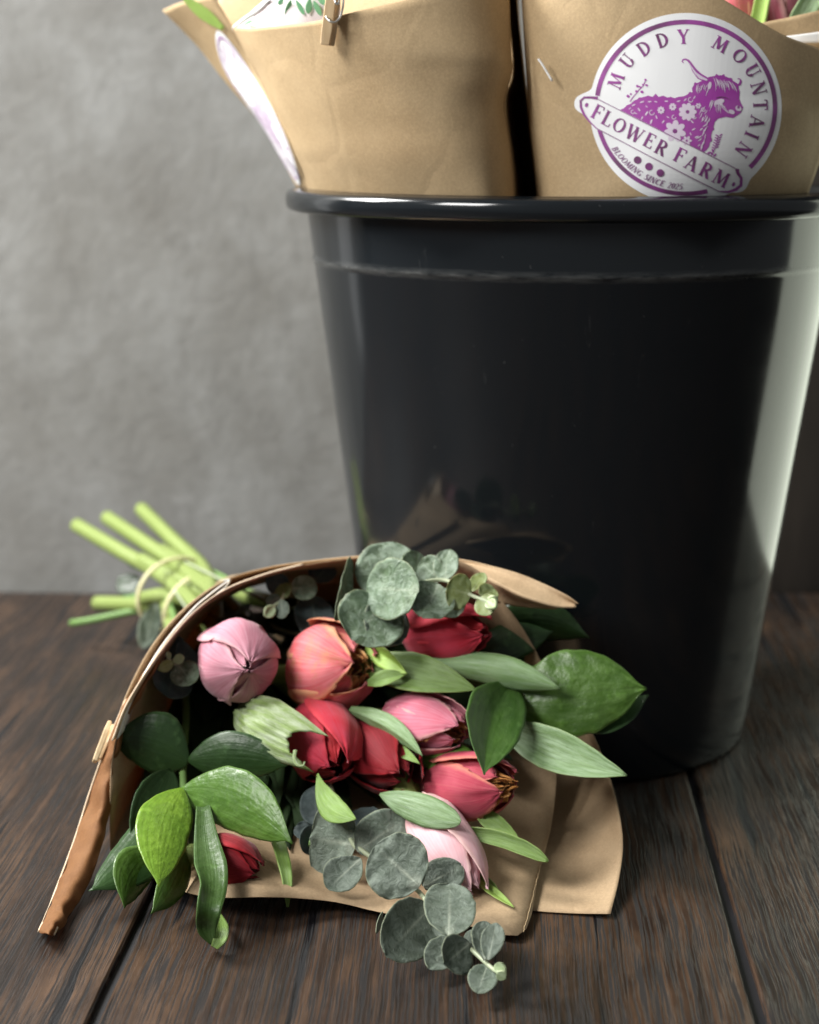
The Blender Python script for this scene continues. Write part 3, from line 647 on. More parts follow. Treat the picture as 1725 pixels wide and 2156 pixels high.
L(T8, M_tlb, (800, 1672, 0.006), (970, 1732, 0.022), 34, 'oval', roll=8, cup=-0.25, bend=0.03, wave=0.08)['label'] = 'blue green leaf tip with a creased middle'
L(T5, M_tl, (668, 1630, 0.012), (750, 1725, 0.032), 28, 'spear', roll=-10, fold=-0.3, sb=0.12)
L(T7, M_tl, (985, 1755, 0.0, 0.007), (1155, 1814, 0.008, 0.008), 17, 'strap', roll=12, cup=0.5, sb=-0.05)
L(T7, M_tl, (1000, 1705, -0.004, 0.008), (1095, 1770, 0.0, 0.010), 20, 'lance', roll=0, cup=0.4)
L(T8, M_bright, (1000, 1852, 0, 0.006), (1083, 1911, 0, 0.006), 11, 'lance', roll=30, fold=0.4)
L(T8, M_tl, (1005, 1840, 0, 0.007), (1058, 1890, 0, 0.006), 12, 'lance', roll=-20)
# ribbon leaf hanging over the paper edge at the left with a curled end
def ribbon(parent, mat, ctr, hws, rolls, n=40, nu=8, name='leaf'):
    def f(u, v):
        P = cr(ctr, v); P2 = cr(ctr, min(1, v + 0.02)); P0 = cr(ctr, max(0, v - 0.02)); a = (P2 - P0).normalized()
        vn = (C0 - P).normalized(); N = (vn - a * vn.dot(a)).normalized(); S_ = a.cross(N)
        ro = rad(lint([(i / (len(rolls) - 1), r) for i, r in enumerate(rolls)], v)); S2 = S_ * math.cos(ro) + N * math.sin(ro); N2 = N * math.cos(ro) - S_ * math.sin(ro)
        ww = lint([(i / (len(hws) - 1), r) for i, r in enumerate(hws)], v) * depth(P) / FPX; x = u * 2 - 1
        X = P + S2 * x * ww + N2 * (x * x * 0.35 * ww)
        if X.z < 0.0012: X.z = 0.0012
        return X
    V, Fc, UV = grid(nu, n, f)
    return mk(name, V, Fc, mat, parent, UV, thick=0.0005)
ribbon(T9, M_rusm, [SF(428, 1700, 0.012), SF(436, 1775, 0.022), SF(446, 1850, 0.026, .024), SF(440, 1910, 0.018, .020), SF(437, 1955, 0.006, .010), SF(448, 1988, 0, .003)], [14, 24, 34, 30, 24, 20, 6], [0, -10, 5, 22, 0, -30, -50])['label'] = 'ribbon leaf hanging over the paper edge with a curled end'
ribbon(T9, M_tl, [SF(460, 1925, 0.004, .006), SF(466, 1950, 0.006, .008), SF(464, 1975, 0.004, .006), SF(452, 1996, 0, .003)], [6, 14, 15, 8], [40, 20, 0, -20])
ribbon(T9, M_tl, [SF(572, 1740, 0.0, 0.01), SF(590, 1790, 0.004, .012), SF(604, 1850, 0.006, .010), SF(606, 1910, 0, .003)], [12, 15, 14, 10, 2], [30, 20, 10, 0])

# filler leaves behind the flowers, the cone's inner shade put into their colour
rf = random.Random(11)
TL = [T1, T2, T3, T4, T5, T6, T7, T9]
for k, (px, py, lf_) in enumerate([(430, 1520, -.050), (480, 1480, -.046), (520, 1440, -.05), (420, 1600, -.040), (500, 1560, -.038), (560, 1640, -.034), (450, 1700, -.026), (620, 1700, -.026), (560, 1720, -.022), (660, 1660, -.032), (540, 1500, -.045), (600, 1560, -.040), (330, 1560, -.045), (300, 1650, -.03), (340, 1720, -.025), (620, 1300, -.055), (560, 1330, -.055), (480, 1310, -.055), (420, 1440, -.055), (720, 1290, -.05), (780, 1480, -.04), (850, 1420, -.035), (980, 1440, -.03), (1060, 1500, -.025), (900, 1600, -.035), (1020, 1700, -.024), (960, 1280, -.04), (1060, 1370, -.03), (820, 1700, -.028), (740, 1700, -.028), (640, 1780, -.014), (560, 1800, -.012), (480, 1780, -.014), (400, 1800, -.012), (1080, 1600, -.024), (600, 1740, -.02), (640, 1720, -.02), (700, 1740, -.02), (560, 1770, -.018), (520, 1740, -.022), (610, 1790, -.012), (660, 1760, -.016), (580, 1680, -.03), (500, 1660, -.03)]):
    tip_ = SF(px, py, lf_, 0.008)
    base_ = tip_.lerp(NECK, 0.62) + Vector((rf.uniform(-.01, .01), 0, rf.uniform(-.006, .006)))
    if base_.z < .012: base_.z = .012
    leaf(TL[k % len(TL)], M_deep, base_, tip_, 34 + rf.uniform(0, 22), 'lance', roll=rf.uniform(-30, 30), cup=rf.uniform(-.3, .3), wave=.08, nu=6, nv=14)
# ================================================================ BROAD LEAFED BRANCHES
def branch(label, base_px, lastp, pathmid, group='broad leafed foliage branches in the bouquet'):
    b = thing('foliage_branch', SF(*base_px), label, 'foliage', group)
    return b
BR = branch('glossy green broad leafed branch reaching right across the bucket', (1120, 1450, -0.01), None, None)
tube('stem', [SF(1150, 1460, -0.004), SF(1000, 1440, -0.02), SF(700, 1340, -0.08), TIE + Vector((0.012, 0, 0.012)), TIE.lerp(ENDS[1], .3)], 0.0016, M_stemd, BR, 8, 40)
L(BR, M_rus, (1078, 1480, 0.006), (1362, 1450, 0.020), 93, 'broad', roll=6, bend=0.03, cup=-0.12, sb=-0.03, wave=0.05, nu=20, nv=40)['label'] = 'largest leaf with a waxy sheen'
L(BR, M_rusd, (1020, 1330, -0.012), (1242, 1343, 0.002), 50, 'broad', roll=-18, bend=0.04, cup=-0.3, sb=-0.13)
L(BR, M_rusd, (985, 1395, -0.004), (1165, 1330, 0.004), 44, 'broad', roll=16, cup=-0.2, sb=-0.06)
L(BR, M_rusm, (1010, 1500, -0.008), (1148, 1398, 0.002), 42, 'broad', roll=-14, cup=-0.2, sb=0.05)
L(BR, M_rusd, (1010, 1300, -0.012), (1105, 1400, -0.004), 40, 'broad', roll=10, cup=-0.2)
L(BR, M_rusd, (1050, 1560, -0.008), (1150, 1500, -0.002), 36, 'broad', roll=10, cup=-0.2)
L(BR, M_rusd, (1200, 1530, 0.002), (1366, 1463, 0.008), 38, 'broad', roll=30, sb=0.06)
L(BR, M_rusm, (1078, 1440, 0.010), (1020, 1632, 0.026), 66, 'broad', roll=12, bend=0.03, fold=0.3, sb=0.06, nu=16, nv=34)
L(BR, M_rus, (880, 1590, -0.006), (1018, 1633, 0.012), 40, 'broad', roll=20, cup=-0.2, sb=-0.08)
BL = branch('dark to lime broad leafed branch spilling out at the lower left of the cone', (385, 1650, -0.01), None, None)
tube('stem', [SF(392, 1700, -0.004), SF(385, 1620, -0.012), SF(390, 1450, -0.06), TIE + Vector((-0.012, 0, -0.006)), ENDS[3].lerp(TIE, .3)], 0.0017, M_stemd, BL, 8, 40)
L(BL, M_rusd, (398, 1605, -0.004), (236, 1553, 0.004), 66, 'broad', roll=14, bend=0.05, cup=-0.2, sb=0.10, nu=14)
L(BL, M_rusd, (396, 1600, 0.000), (606, 1612, 0.010), 52, 'broad', roll=-10, bend=0.04, cup=-0.2, sb=-0.06, nu=14)
L(BL, M_rus, (382, 1662, 0.008), (616, 1776, 0.024), 66, 'broad', roll=-12, bend=0.05, cup=-0.18, sb=-0.09, nu=20, nv=36)['label'] = 'glossy leaf half in shade, half lit'
L(BL, M_rusl, (385, 1660, 0.010), (334, 1868, 0.032), 60, 'broad', roll=10, bend=0.05, cup=-0.15, sb=0.06, nu=18, nv=36)['label'] = 'bright lime leaf pointing down'
L(BL, M_rusd, (352, 1690, 0.0), (188, 1877, 0.012), 60, 'broad', roll=-18, bend=0.04, cup=-0.25, sb=-0.10)
L(BL, M_rusd, (360, 1620, -0.004), (282, 1800, 0.0), 52, 'broad', roll=12, cup=0.2)
L(BL, M_rus, (345, 1790, 0.002), (262, 1912, 0.008, .006), 48, 'broad', roll=20, cup=-0.2, sb=0.16)
L(BL, M_rus, (392, 1760, 0.006), (318, 1924, 0.016, .006), 38, 'broad', roll=30, cup=-0.2, sb=-0.08)

# ================================================================ EUCALYPTUS
def sprig(label, loc): return thing('eucalyptus_sprig', loc, label, 'eucalyptus', 'eucalyptus sprigs in the bouquet')
def ell(parent, mat, b, t, hw, prof='round', **kw):
    kw.setdefault('cup', random.uniform(0.05, 0.2)); kw.setdefault('wave', 0.10); kw.setdefault('nu', 14); kw.setdefault('nv', 22)
    return leaf(parent, mat, SF(*b), SF(*t), hw, prof, **kw)
E1 = sprig('grey green round leafed eucalyptus sprig trailing over the paper onto the planks', SF(745, 1770, 0))
tube('stem', [SF(690, 1640, -0.02), SF(738, 1765, 0.004), SF(768, 1795, 0.008), SF(872, 1868, 0.014, .012), SF(925, 1935, 0.010, .012), SF(985, 1992, 0.006, .012), SF(1035, 2038, 0.003, .010), SF(1052, 2048, .003, .011)], 0.0011, M_stemp, E1, 8, 60, rend=0.0008)
tube('stem', [SF(690, 1640, -0.02), SF(600, 1500, -0.06), TIE + Vector((0.004, 0, -0.014)), ENDS[4]], 0.0022, M_stemd, E1, 8, 40)
ell(E1, M_euc, (750, 1780, 0.004), (654, 1764, -0.004), 90, roll=6, cup=0.15, nu=18)
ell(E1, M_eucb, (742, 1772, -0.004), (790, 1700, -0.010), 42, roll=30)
ell(E1, M_euc, (752, 1792, 0.008), (858, 1722, 0.002), 52, roll=15)
ell(E1, M_euc, (760, 1808, 0.010), (690, 1872, 0.006, .010), 42, 'oval', roll=-22, cup=0.3)
ell(E1, M_euc, (884, 1866, 0.016, .018), (790, 1782, 0.026), 72, roll=4, wave=0.12, nu=20, nv=30)['label'] = 'largest round leaf'
ell(E1, M_euc, (892, 1868, 0.010, .014), (972, 1822, 0.012, .016), 42, roll=22)
ell(E1, M_euc, (905, 1912, 0.012, .014), (812, 2012, 0.002, .009), 62, roll=8, wave=0.12, nu=20, nv=30)
ell(E1, M_euc, (945, 1970, 0.014, .018), (948, 1862, 0.024, .022), 56, roll=-6, nu=18, nv=28)
ell(E1, M_euc, (960, 1982, 0.002, .008), (908, 1962, 0.0, .008), 30, roll=10)
ell(E1, M_euc, (965, 1968, 0.006, .010), (905, 2042, 0.0, .006), 38, 'oval', roll=-14)
ell(E1, M_euc, (990, 1985, 0.010, .014), (935, 2032, 0.006, .010), 46, 'oval', roll=18)
ell(E1, M_euc, (1008, 2008, 0.002, .006), (988, 1960, 0.002, .006), 22, roll=10)
ell(E1, M_euc, (1020, 2022, 0.006, .012), (1020, 1940, 0.006, .020), 30, 'oval', roll=-12)
ell(E1, M_euc, (1028, 2022, 0.010, .016), (1046, 1944, 0.014, .026), 26, 'oval', roll=14)
ell(E1, M_euc, (1028, 2028, 0.006, .010), (1006, 2092, 0.0, .006), 32, 'oval', roll=-6)
ell(E1, M_bud, (1048, 2050, 0.005, .010), (1060, 2030, 0.007, .014), 15, 'round', roll=25, nu=8, nv=12, th=0.001, name='bud')
ell(E1, M_bud, (1048, 2048, 0.006, .012), (1064, 2060, 0.006, .010), 12, 'round', roll=-25, nu=8, nv=12, th=0.001, name='bud')
ell(E1, M_euc, (806, 1920, 0.0, .008), (792, 1965, 0.0, .004), 8, 'oval', roll=50)
E5 = sprig('blue grey eucalyptus sprig deep in the shadow left of the trailing one', SF(660, 1700, -0.012))
tube('stem', [SF(655, 1780, -0.008), SF(668, 1700, -0.018), SF(640, 1560, -0.05), TIE + Vector((-0.004, 0, -0.012))], 0.0013, M_stemd, E5, 8, 24)
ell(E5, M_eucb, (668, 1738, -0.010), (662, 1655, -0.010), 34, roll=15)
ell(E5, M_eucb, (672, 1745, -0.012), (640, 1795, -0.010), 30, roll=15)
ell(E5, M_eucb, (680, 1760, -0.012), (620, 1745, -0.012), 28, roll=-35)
E2 = sprig('fresh green eucalyptus sprig with coin leaves standing above the top of the paper', SF(860, 1240, 0))
tube('stem', [TIE + Vector((0.008, 0, 0.010)), SF(600, 1330, -0.07), SF(760, 1290, 0.0), SF(855, 1238, 0.042), SF(935, 1222, 0.046), SF(990, 1252, 0.052), SF(1030, 1268, 0.056)], 0.0012, M_stemp, E2, 8, 60, rend=0.0009)
ell(E2, M_eucg, (800, 1262, 0.026), (828, 1142, 0.030), 66, roll=12, cup=0.15)
ell(E2, M_eucg, (858, 1240, 0.036), (885, 1165, 0.032), 38, roll=-25)
ell(E2, M_eucg, (812, 1262, 0.036), (745, 1350, 0.042), 74, roll=-6, cup=0.12, wave=0.14, nu=18, nv=28)['label'] = 'large dark leaf with pale bloom'
ell(E2, M_euc, (822, 1268, 0.032), (800, 1360, 0.034), 52, roll=15)
ell(E2, M_eucg, (882, 1244, 0.060), (772, 1238, 0.040), 66, roll=-6, cup=0.08, wave=0.12, nu=18, nv=28)
ell(E2, M_eucg, (925, 1232, 0.048), (885, 1298, 0.050), 54, roll=-10, nu=16, nv=26)
ell(E2, M_eucg, (928, 1222, 0.036), (885, 1182, 0.036), 34, roll=15)
ell(E2, M_eucg, (938, 1222, 0.042), (942, 1158, 0.042), 28, 'round', roll=15)
ell(E2, M_eucg, (930, 1240, 0.040), (960, 1300, 0.036), 36, roll=20)
ell(E2, M_eucy, (992, 1250, 0.052), (940, 1240, 0.054), 40, roll=10)
ell(E2, M_eucy, (995, 1246, 0.052), (1018, 1206, 0.050), 18, 'oval', roll=25)
ell(E2, M_eucy, (1014, 1256, 0.055), (1034, 1293, 0.056), 26, roll=-6)
ell(E2, M_eucy, (1014, 1258, 0.053), (1042, 1240, 0.052), 24, roll=20)
ell(E2, M_bud, (1026, 1266, 0.058), (1044, 1280, 0.061), 13, 'oval', roll=10, nu=8, nv=12, th=0.0012, name='bud', cup=0.5)
ell(E2, M_bud, (1028, 1262, 0.059), (1048, 1262, 0.060), 9, 'oval', roll=-20, nu=8, nv=12, th=0.0012, name='bud', cup=0.5)
ell(E2, M_eucg, (738, 1175, 0.032), (705, 1305, 0.036), 30, 'round', roll=62, cup=0.3)['label'] = 'narrow leaf seen nearly edge on'
E3 = sprig('small pale tipped eucalyptus sprig inside the shadow of the upper lip', SF(610, 1240, -0.01))
tube('stem', [SF(575, 1278, 0.004), SF(594, 1262, 0.002), SF(602, 1240, -0.002), SF(625, 1235, -0.01), SF(600, 1280, -0.06), TIE + Vector((0, 0, 0.016))], 0.0008, M_stemp, E3, 8, 40)
ell(E3, M_eucy, (604, 1258, 0.002), (594, 1230, 0.0), 20, 'oval', roll=10, name='leaf')
ell(E3, M_eucg, (612, 1240, 0.0), (668, 1236, -0.002), 27, roll=12)
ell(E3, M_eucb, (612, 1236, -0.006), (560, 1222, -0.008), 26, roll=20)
ell(E3, M_euc, (592, 1262, 0.004), (596, 1302, 0.004), 17, 'oval', roll=-20)
ell(E3, M_euc, (590, 1258, 0.0), (560, 1268, 0.0), 14, roll=20)
ell(E3, M_bud, (578, 1276, 0.006), (558, 1298, 0.006), 13, 'oval', roll=12, nu=8, nv=12, th=0.001, name='bud', cup=.4)
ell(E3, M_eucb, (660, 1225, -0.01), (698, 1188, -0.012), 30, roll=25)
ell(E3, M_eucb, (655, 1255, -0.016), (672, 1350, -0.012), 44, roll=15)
E4 = sprig('small star tipped eucalyptus sprig at the far left inside the cone', SF(370, 1400, -0.01))
tube('stem', [SF(352, 1386, 0.008), SF(368, 1398, 0.004), SF(385, 1400, -0.01), SF(430, 1350, -0.07), TIE + Vector((-0.010, 0, 0.004))], 0.0008, M_stemp, E4, 8, 30)
ell(E4, M_eucg, (374, 1398, 0.003), (406, 1440, 0.004), 32, roll=8)
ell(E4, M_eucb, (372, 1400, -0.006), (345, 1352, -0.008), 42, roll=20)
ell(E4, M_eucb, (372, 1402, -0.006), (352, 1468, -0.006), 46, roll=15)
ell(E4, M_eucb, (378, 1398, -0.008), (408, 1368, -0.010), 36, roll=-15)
ell(E4, M_eucy, (368, 1394, 0.006), (332, 1410, 0.010), 13, 'spear', roll=10, nu=8, nv=12)
ell(E4, M_bud, (364, 1392, 0.007), (388, 1384, 0.010), 11, 'oval', roll=10, nu=8, nv=12)
ell(E4, M_bud, (358, 1388, 0.008), (352, 1372, 0.010), 6, 'oval', roll=10, nu=8, nv=12, name='bud')
# leaves stripped low on the stems, beyond the bands
ell(E1, M_euc, (330, 1270, -0.20), (300, 1365, -0.19), 24, 'oval', roll=10)
ell(E1, M_rusd, (250, 1215, -0.26), (290, 1245, -0.25), 26, 'oval', roll=10)
ell(E1, M_rusd, (265, 1160, -0.27), (300, 1200, -0.26), 16, 'oval', roll=10)

# rubber bands round the stems
def ring(name, ctr, axis, r1, r2, rt, label):
    th = thing(name, ctr, label, 'rubber band', 'cream rubber bands around the stems')
    a = axis.normalized(); s = a.cross(Vector((0, 0, 1))).normalized(); u = s.cross(a)
    V = []; Fc = []; N_, K = 48, 8
    for i in range(N_):
        t = 2 * math.pi * i / N_; rd = s * math.cos(t) * r1 + u * math.sin(t) * r2; rn = rd.normalized()
        for k in range(K):
            p = 2 * math.pi * k / K; V.append(ctr + rd + rn * math.cos(p) * rt * 0.6 + a * math.sin(p) * rt)
    for i in range(N_):
        for k in range(K): Fc.append((i * K + k, i * K + (k + 1) % K, ((i + 1) % N_) * K + (k + 1) % K, ((i + 1) % N_) * K + k))
    mk('band', V, Fc, M_band, th)
ax = (NECK - ENDS[0])
ring('rubber_band', TIE + Vector((-0.006, 0.0, -0.004)), ax + Vector((0.0, 0, 0.02)), 0.026, 0.022, 0.0018, 'cream rubber band, the one further along towards the cut stem ends')
ring('rubber_band', TIE + Vector((0.008, -0.012, -0.008)), ax + Vector((0.03, 0, -0.03)), 0.024, 0.021, 0.0017, 'cream rubber band, the one closest to the paper lip')
# filler stems of the bundle at the tie
for k, (ox, oz, e) in enumerate([(-.7, .6, ENDS[0]), (.4, .9, ENDS[1]), (1.1, .4, ENDS[2]), (.1, -.7, ENDS[3]), (-.9, -.4, ENDS[3]), (.9, -.9, ENDS[4]), (.2, .2, ENDS[1])]):
    o_ = TIE + Vector((ox * 0.012, 0, oz * 0.012))
    st = tube('cut_stem', [NECK.lerp(o_, 0.2), o_, o_.lerp(e, 0.30 + 0.05 * (k % 3))], 0.0046, M_stem, None, 10, 14, origin=o_)
    tag(st, 'short cut green stem packed inside the banded bundle beyond the paper lip', 'stem', 'short stems packed in the banded bundle')

# ================================================================ WRAPS STANDING IN THE BUCKET
wl_ = thing('kraft_wrap', at(860, 450, 0.86), 'left kraft paper wrap standing in the bucket, card and clothespin at its top', 'wrapping paper', 'kraft paper wraps standing in the bucket')
def lx(y):   # front panel left edge
    return lint([(-300, 330), (-60, 430), (60, 490), (150, 538), (250, 590), (330, 625), (400, 650), (440, 668), (560, 700)], y)
def rx(y): return lint([(-300, 1064), (0, 1070), (150, 1078), (215, 1062), (330, 1076), (410, 1083), (520, 1090)], y)
def bucket_r(y): return lint([(-300, .190), (0, .174), (200, .156), (330, .143), (400, .1345), (440, .1290), (480, .1250), (560, .1200)], y)
def fit(px, y, Y, r=None):
    """point seen at px, y no nearer than Y and inside the bucket's circle"""
    r = r or bucket_r(y); Yc = Y; k = 0.016
    for _ in range(20):
        P = at(px, y, Yc); dx = min(abs(P.x - BX), r * 0.999)
        Y2 = BY - math.sqrt(r * r - dx * dx)
        h = min(1, max(0, 0.5 + 0.5 * (Y2 - Y) / k)); Yn = Y + (Y2 - Y) * h + k * h * (1 - h) * 0.5
        Yc = 0.5 * Yc + 0.5 * Yn
    return at(px, y, Yc)
def front_row(y, ytop=None):
    a, b = lx(y), rx(y)
    fr = [(0, .815), (.06, .800), (.18, .786), (.35, .776), (.55, .772), (.72, .773), (.86, .779), (.95, .790), (1.0, .806)]
    return [fit(a + (b - a) * f, y, Y) for f, Y in fr]
top = [fit(px, y, Y) for px, y, Y in ((490, 58, .800), (535, 58, .795), (600, 52, .788), (660, 44, .781), (730, 28, .777), (810, 10, .776), (900, -12, .777), (990, -40, .786), (1070, -70, .806))]
rows = [front_row(560), front_row(470), front_row(410), front_row(330), front_row(270), front_row(215), front_row(150), front_row(100), top]
patch('front_sheet', wl_, M_kraft, rows, 60, 50, 0.0005, 0.0004, 26)
# right side wall curling back, and the sheet behind
patch('side_sheet', wl_, M_kraft, [[at(rx(y), y, .8062), at(rx(y) + 8, y, .85), at(rx(y) + 20, y, .93), at(rx(y) + 6, y, .99)] for y in (560, 410, 330, 215, 150, 0, -120)], 16, 30, 0.0005, 0.0008, 30)
patch('back_sheet', wl_, M_kraft, [[at(680, 400, .93), at(740, 400, .96), at(860, 400, .99), at(1000, 400, .98), at(1090, 400, .95)],
                                    [at(570, 60, .90), at(660, 40, .92), at(800, 30, .95), at(1000, 30, .95), at(1085, 30, .94)],
                                    [at(540, -60, .90), at(640, -90, .92), at(800, -120, .95), at(1000, -110, .95), at(1085, -90, .94)]], 30, 20, 0.0005, 0.001, 26)
patch('middle_sheet', wl_, M_kraft, [[at(620, 240, .90), at(680, 240, .88), at(800, 240, .86), at(960, 240, .84), at(1050, 240, .84)],
                                    [at(462, 60, .935), at(580, 60, .905), at(700, 60, .870), at(900, 60, .820), at(1050, 60, .82)],
                                    [at(476, -40, .935), at(560, -60, .905), at(700, -70, .870), at(900, -60, .820), at(1050, -60, .82)]], 30, 14, 0.0005, 0.0008, 26)
# left flap carrying the second sticker
flF = [fit(px, y, .80) + Vector((0, .0008, 0)) for px, y in ((651, 402), (626, 330), (590, 250), (538, 150), (490, 58), (452, -10))]
flB = [at(634, 388, .955), at(596, 330, .955), at(548, 255, .95), at(470, 165, .945), at(412, 92, .94), at(343, 22, .935)]
patch('side_flap', wl_, M_kraft, [flF, [a.lerp(b, .5) + Vector((-.004, 0, 0)) for a, b in zip(flF, flB)], flB], 40, 16, 0.0006, 0.0008, 30)['label'] = 'blurred flap folded out to the left'
lf = thing('leaf_tip', at(410, 10, .90), 'bright lime leaf tip poking out above the left paper flap', 'leaf')
leaf(lf, M_bright, at(470, 60, .895), at(378, -12, .90), 13, 'lance', roll=10)

wr_ = thing('kraft_wrap', at(1500, 450, 0.86), 'right kraft paper wrap standing in the bucket, its whole round sticker facing us', 'wrapping paper', 'kraft paper wraps standing in the bucket')
def lx2(y): return lint([(-300, 1062), (0, 1090), (150, 1102), (250, 1115), (410, 1134), (560, 1150)], y)
FRONT2 = [(0, .812), (.045, .797), (.12, .786), (.25, .776), (.42, .769), (.6, .768), (.78, .776), (.9, .790), (1.0, .812)]
def wrapY(f):
    return cr([Vector((a, b, 0)) for a, b in FRONT2], f)
def bx2(y): return lint([(0, 1850), (300, 1740), (410, 1700), (560, 1640)], y)
def fr2(y):
    a = lx2(y); b = bx2(y); return [fit(a + (b - a) * f, y, Y) for f, Y in FRONT2]
t2 = [at(1090, -140, .812), at(1125, -140, .797), at(1180, -140, .786), at(1290, -130, .776), at(1430, -60, .769), at(1530, 2, .768), at(1640, 68, .776), at(1735, 104, .790), at(1880, 160, .812)]
def fr2m(y, k):
    return [p.lerp(q, k) for p, q in zip(fr2(250), t2)]
rows2 = [fr2(560), fr2(470), fr2(410), fr2(340), fr2(250)] + [fr2m(0, k) for k in (.25, .5, .75)] + [t2]
wsheet = patch('front_sheet', wr_, M_kraft, rows2, 70, 54, 0.0005, 0.0003, 24, seed=5)
patch('side_sheet', wr_, M_kraft, [[at(lx2(y), y, .8122), at(lx2(y) - 2, y, .85), at(lx2(y) - 12, y, .92), at(lx2(y) - 60, y, .99)] for y in (560, 410, 330, 215, 150, 0, -140)], 16, 30, 0.0005, 0.0008, 30)
patch('back_sheet', wr_, M_kraft, [[at(1300, 300, .90), at(1480, 300, .92), at(1640, 300, .90), at(1760, 300, .87)],
                                    [at(1300, 60, .90), at(1480, 60, .92), at(1640, 60, .90), at(1760, 60, .87)],
                                    [at(1300, -60, .90), at(1480, -30, .92), at(1640, -60, .90), at(1760, -50, .87)]], 20, 14, 0.0005, 0.001, 26)
patch('folded_collar', wr_, M_kraft, [[at(1560, 150, .812), at(1640, 150, .81), at(1720, 140, .808), at(1800, 130, .81)],
                                      [at(1580, 90, .812), at(1650, 85, .81), at(1720, 75, .808), at(1800, 60, .81)],
                                      [at(1592, 50, .812), at(1650, 38, .81), at(1710, 24, .808), at(1800, 4, .81)]], 20, 10, 0.0006, 0.0004, 30)
c2 = thing('gift_card', at(1700, 90, .80), 'white card edge tucked behind the right wrap at the frame edge', 'card')
patch('card_sheet', c2, M_white, [[at(1652, 82, .803), at(1690, 90, .801), at(1760, 88, .80)], [at(1656, 76, .803), at(1700, 70, .801), at(1770, 60, .80)]], 8, 4, 0.0005)
tag_st = thing('staple', at(1150, 147, .787), 'short thin white staple on the left side of the right wrap', 'staple')
wob_near = 0.0022
tube('staple_wire', [at(1134, 124, .7895 - wob_near), at(1142, 135, .788 - wob_near), at(1153, 153, .7865 - wob_near), at(1163, 170, .785 - wob_near)], 0.0007, M_white, tag_st, 8, 10, squash=.6)
# tulips showing above the right wrap
G2 = 'tulips showing above the right wrap'
tulip('coral pink tulip above the right wrap, the one furthest left', 'coral', at(1560, 110, .86), at(1548, -60, .855), 62, rot=.3, stem=False, group=G2)
tulip('dusty pink tulip above the right wrap, between two green leaves', 'mauve', at(1645, 120, .858), at(1636, -60, .85), 46, rot=1.2, stem=False, group=G2)
tulip('rose pink tulip above the right wrap, nearest the frame edge', 'rose', at(1715, 110, .87), at(1728, -60, .87), 50, rot=.8, stem=False, group=G2)
lt = thing('tulip_leaf', at(1610, 70, .845), 'yellow green tulip leaf standing between the first two tulips above the right wrap', 'leaf')
leaf(lt, M_bright, at(1588, 95, .842), at(1622, -70, .84), 17, 'strap', roll=20, cup=0.4, th=0.001)
lt = thing('tulip_leaf', at(1690, 70, .845), 'pale green tulip leaf leaning right above the folded paper collar', 'leaf')
leaf(lt, M_tlb, at(1668, 75, .835), at(1745, -60, .83), 24, 'strap', roll=10, cup=0.3, th=0.001)

# card and clothespin at the left wrap's top
def cardp(px, y, o=0.0): return fit(px, y, .785) + Vector((0, .0035 + o, 0))
c1 = thing('gift_card', at(610, 40, .805), 'floral printed white card tucked behind the top of the left wrap', 'card')
M_cardp = plain('card_blush_print', (0.80, 0.72, 0.72), 0.45)
patch('card_sheet', c1, M_cardp, [[cardp(488, 62), cardp(560, 90), cardp(640, 90), cardp(716, 70)], [cardp(488, 56), cardp(540, 30), cardp(620, 20), cardp(716, 20)], [cardp(556, 0), cardp(600, -30), cardp(660, -40), cardp(716, -50)]], 14, 8, 0.0006)
patch('card_border', c1, M_white, [[cardp(486, 60, -.001), cardp(522, 30, -.001), cardp(558, -4, -.001)], [cardp(498, 60, -.001), cardp(534, 30, -.001), cardp(572, -4, -.001)]], 10, 3, 0.0004)
M_print_g = plain('card_leaf_green', (0.20, 0.48, 0.26), 0.5); M_print_p = plain('card_rose_pink', (0.72, 0.25, 0.33), 0.5); M_print_y = plain('card_blossom_peach', (0.78, 0.5, 0.36), 0.5)
for k, (bx, by, tx, ty, h, m) in enumerate([(612, -2, 602, 38, 7, M_print_g), (622, -2, 640, 30, 5, M_print_g), (596, -4, 585, 8, 5, M_print_g), (652, -4, 648, 28, 7, M_print_g), (660, 0, 676, 32, 6, M_print_g), (668, -6, 690, 8, 7, M_print_g), (512, 54, 530, 42, 4, M_print_g), (524, 54, 544, 50, 4, M_print_g), (694, -6, 712, 14, 12, M_print_p), (504, 52, 496, 58, 4, M_print_y)]):
    leaf(c1, m, cardp(bx, by, -.001), cardp(tx, ty, -.001), h, 'oval', nu=6, nv=8, th=0.0002, name='printed_leaf')
pin = thing('clothespin', at(692, 40, .776), 'wooden clothespin pinching the card to the top edge of the left wrap', 'clothespin')
bar('wooden_leg', at(702, -40, .770), at(684, 94, .7725), 0.0046, 0.004, M_pinwood, pin)
bar('wooden_leg', at(712, -40, .776), at(696, 96, .7765), 0.0040, 0.004, M_pinwood, pin)
tube('spring', [at(686, 34, .7685), at(694, 44, .767), at(706, 46, .767), at(716, 36, .768), at(722, 16, .770), at(724, -6, .772)], 0.0005, M_metal, pin, 8, 30)
tube('spring', [at(708, -10, .768), at(706, 4, .767), at(712, 8, .767), at(716, -4, .768)], 0.0005, M_metal, pin, 8, 20)

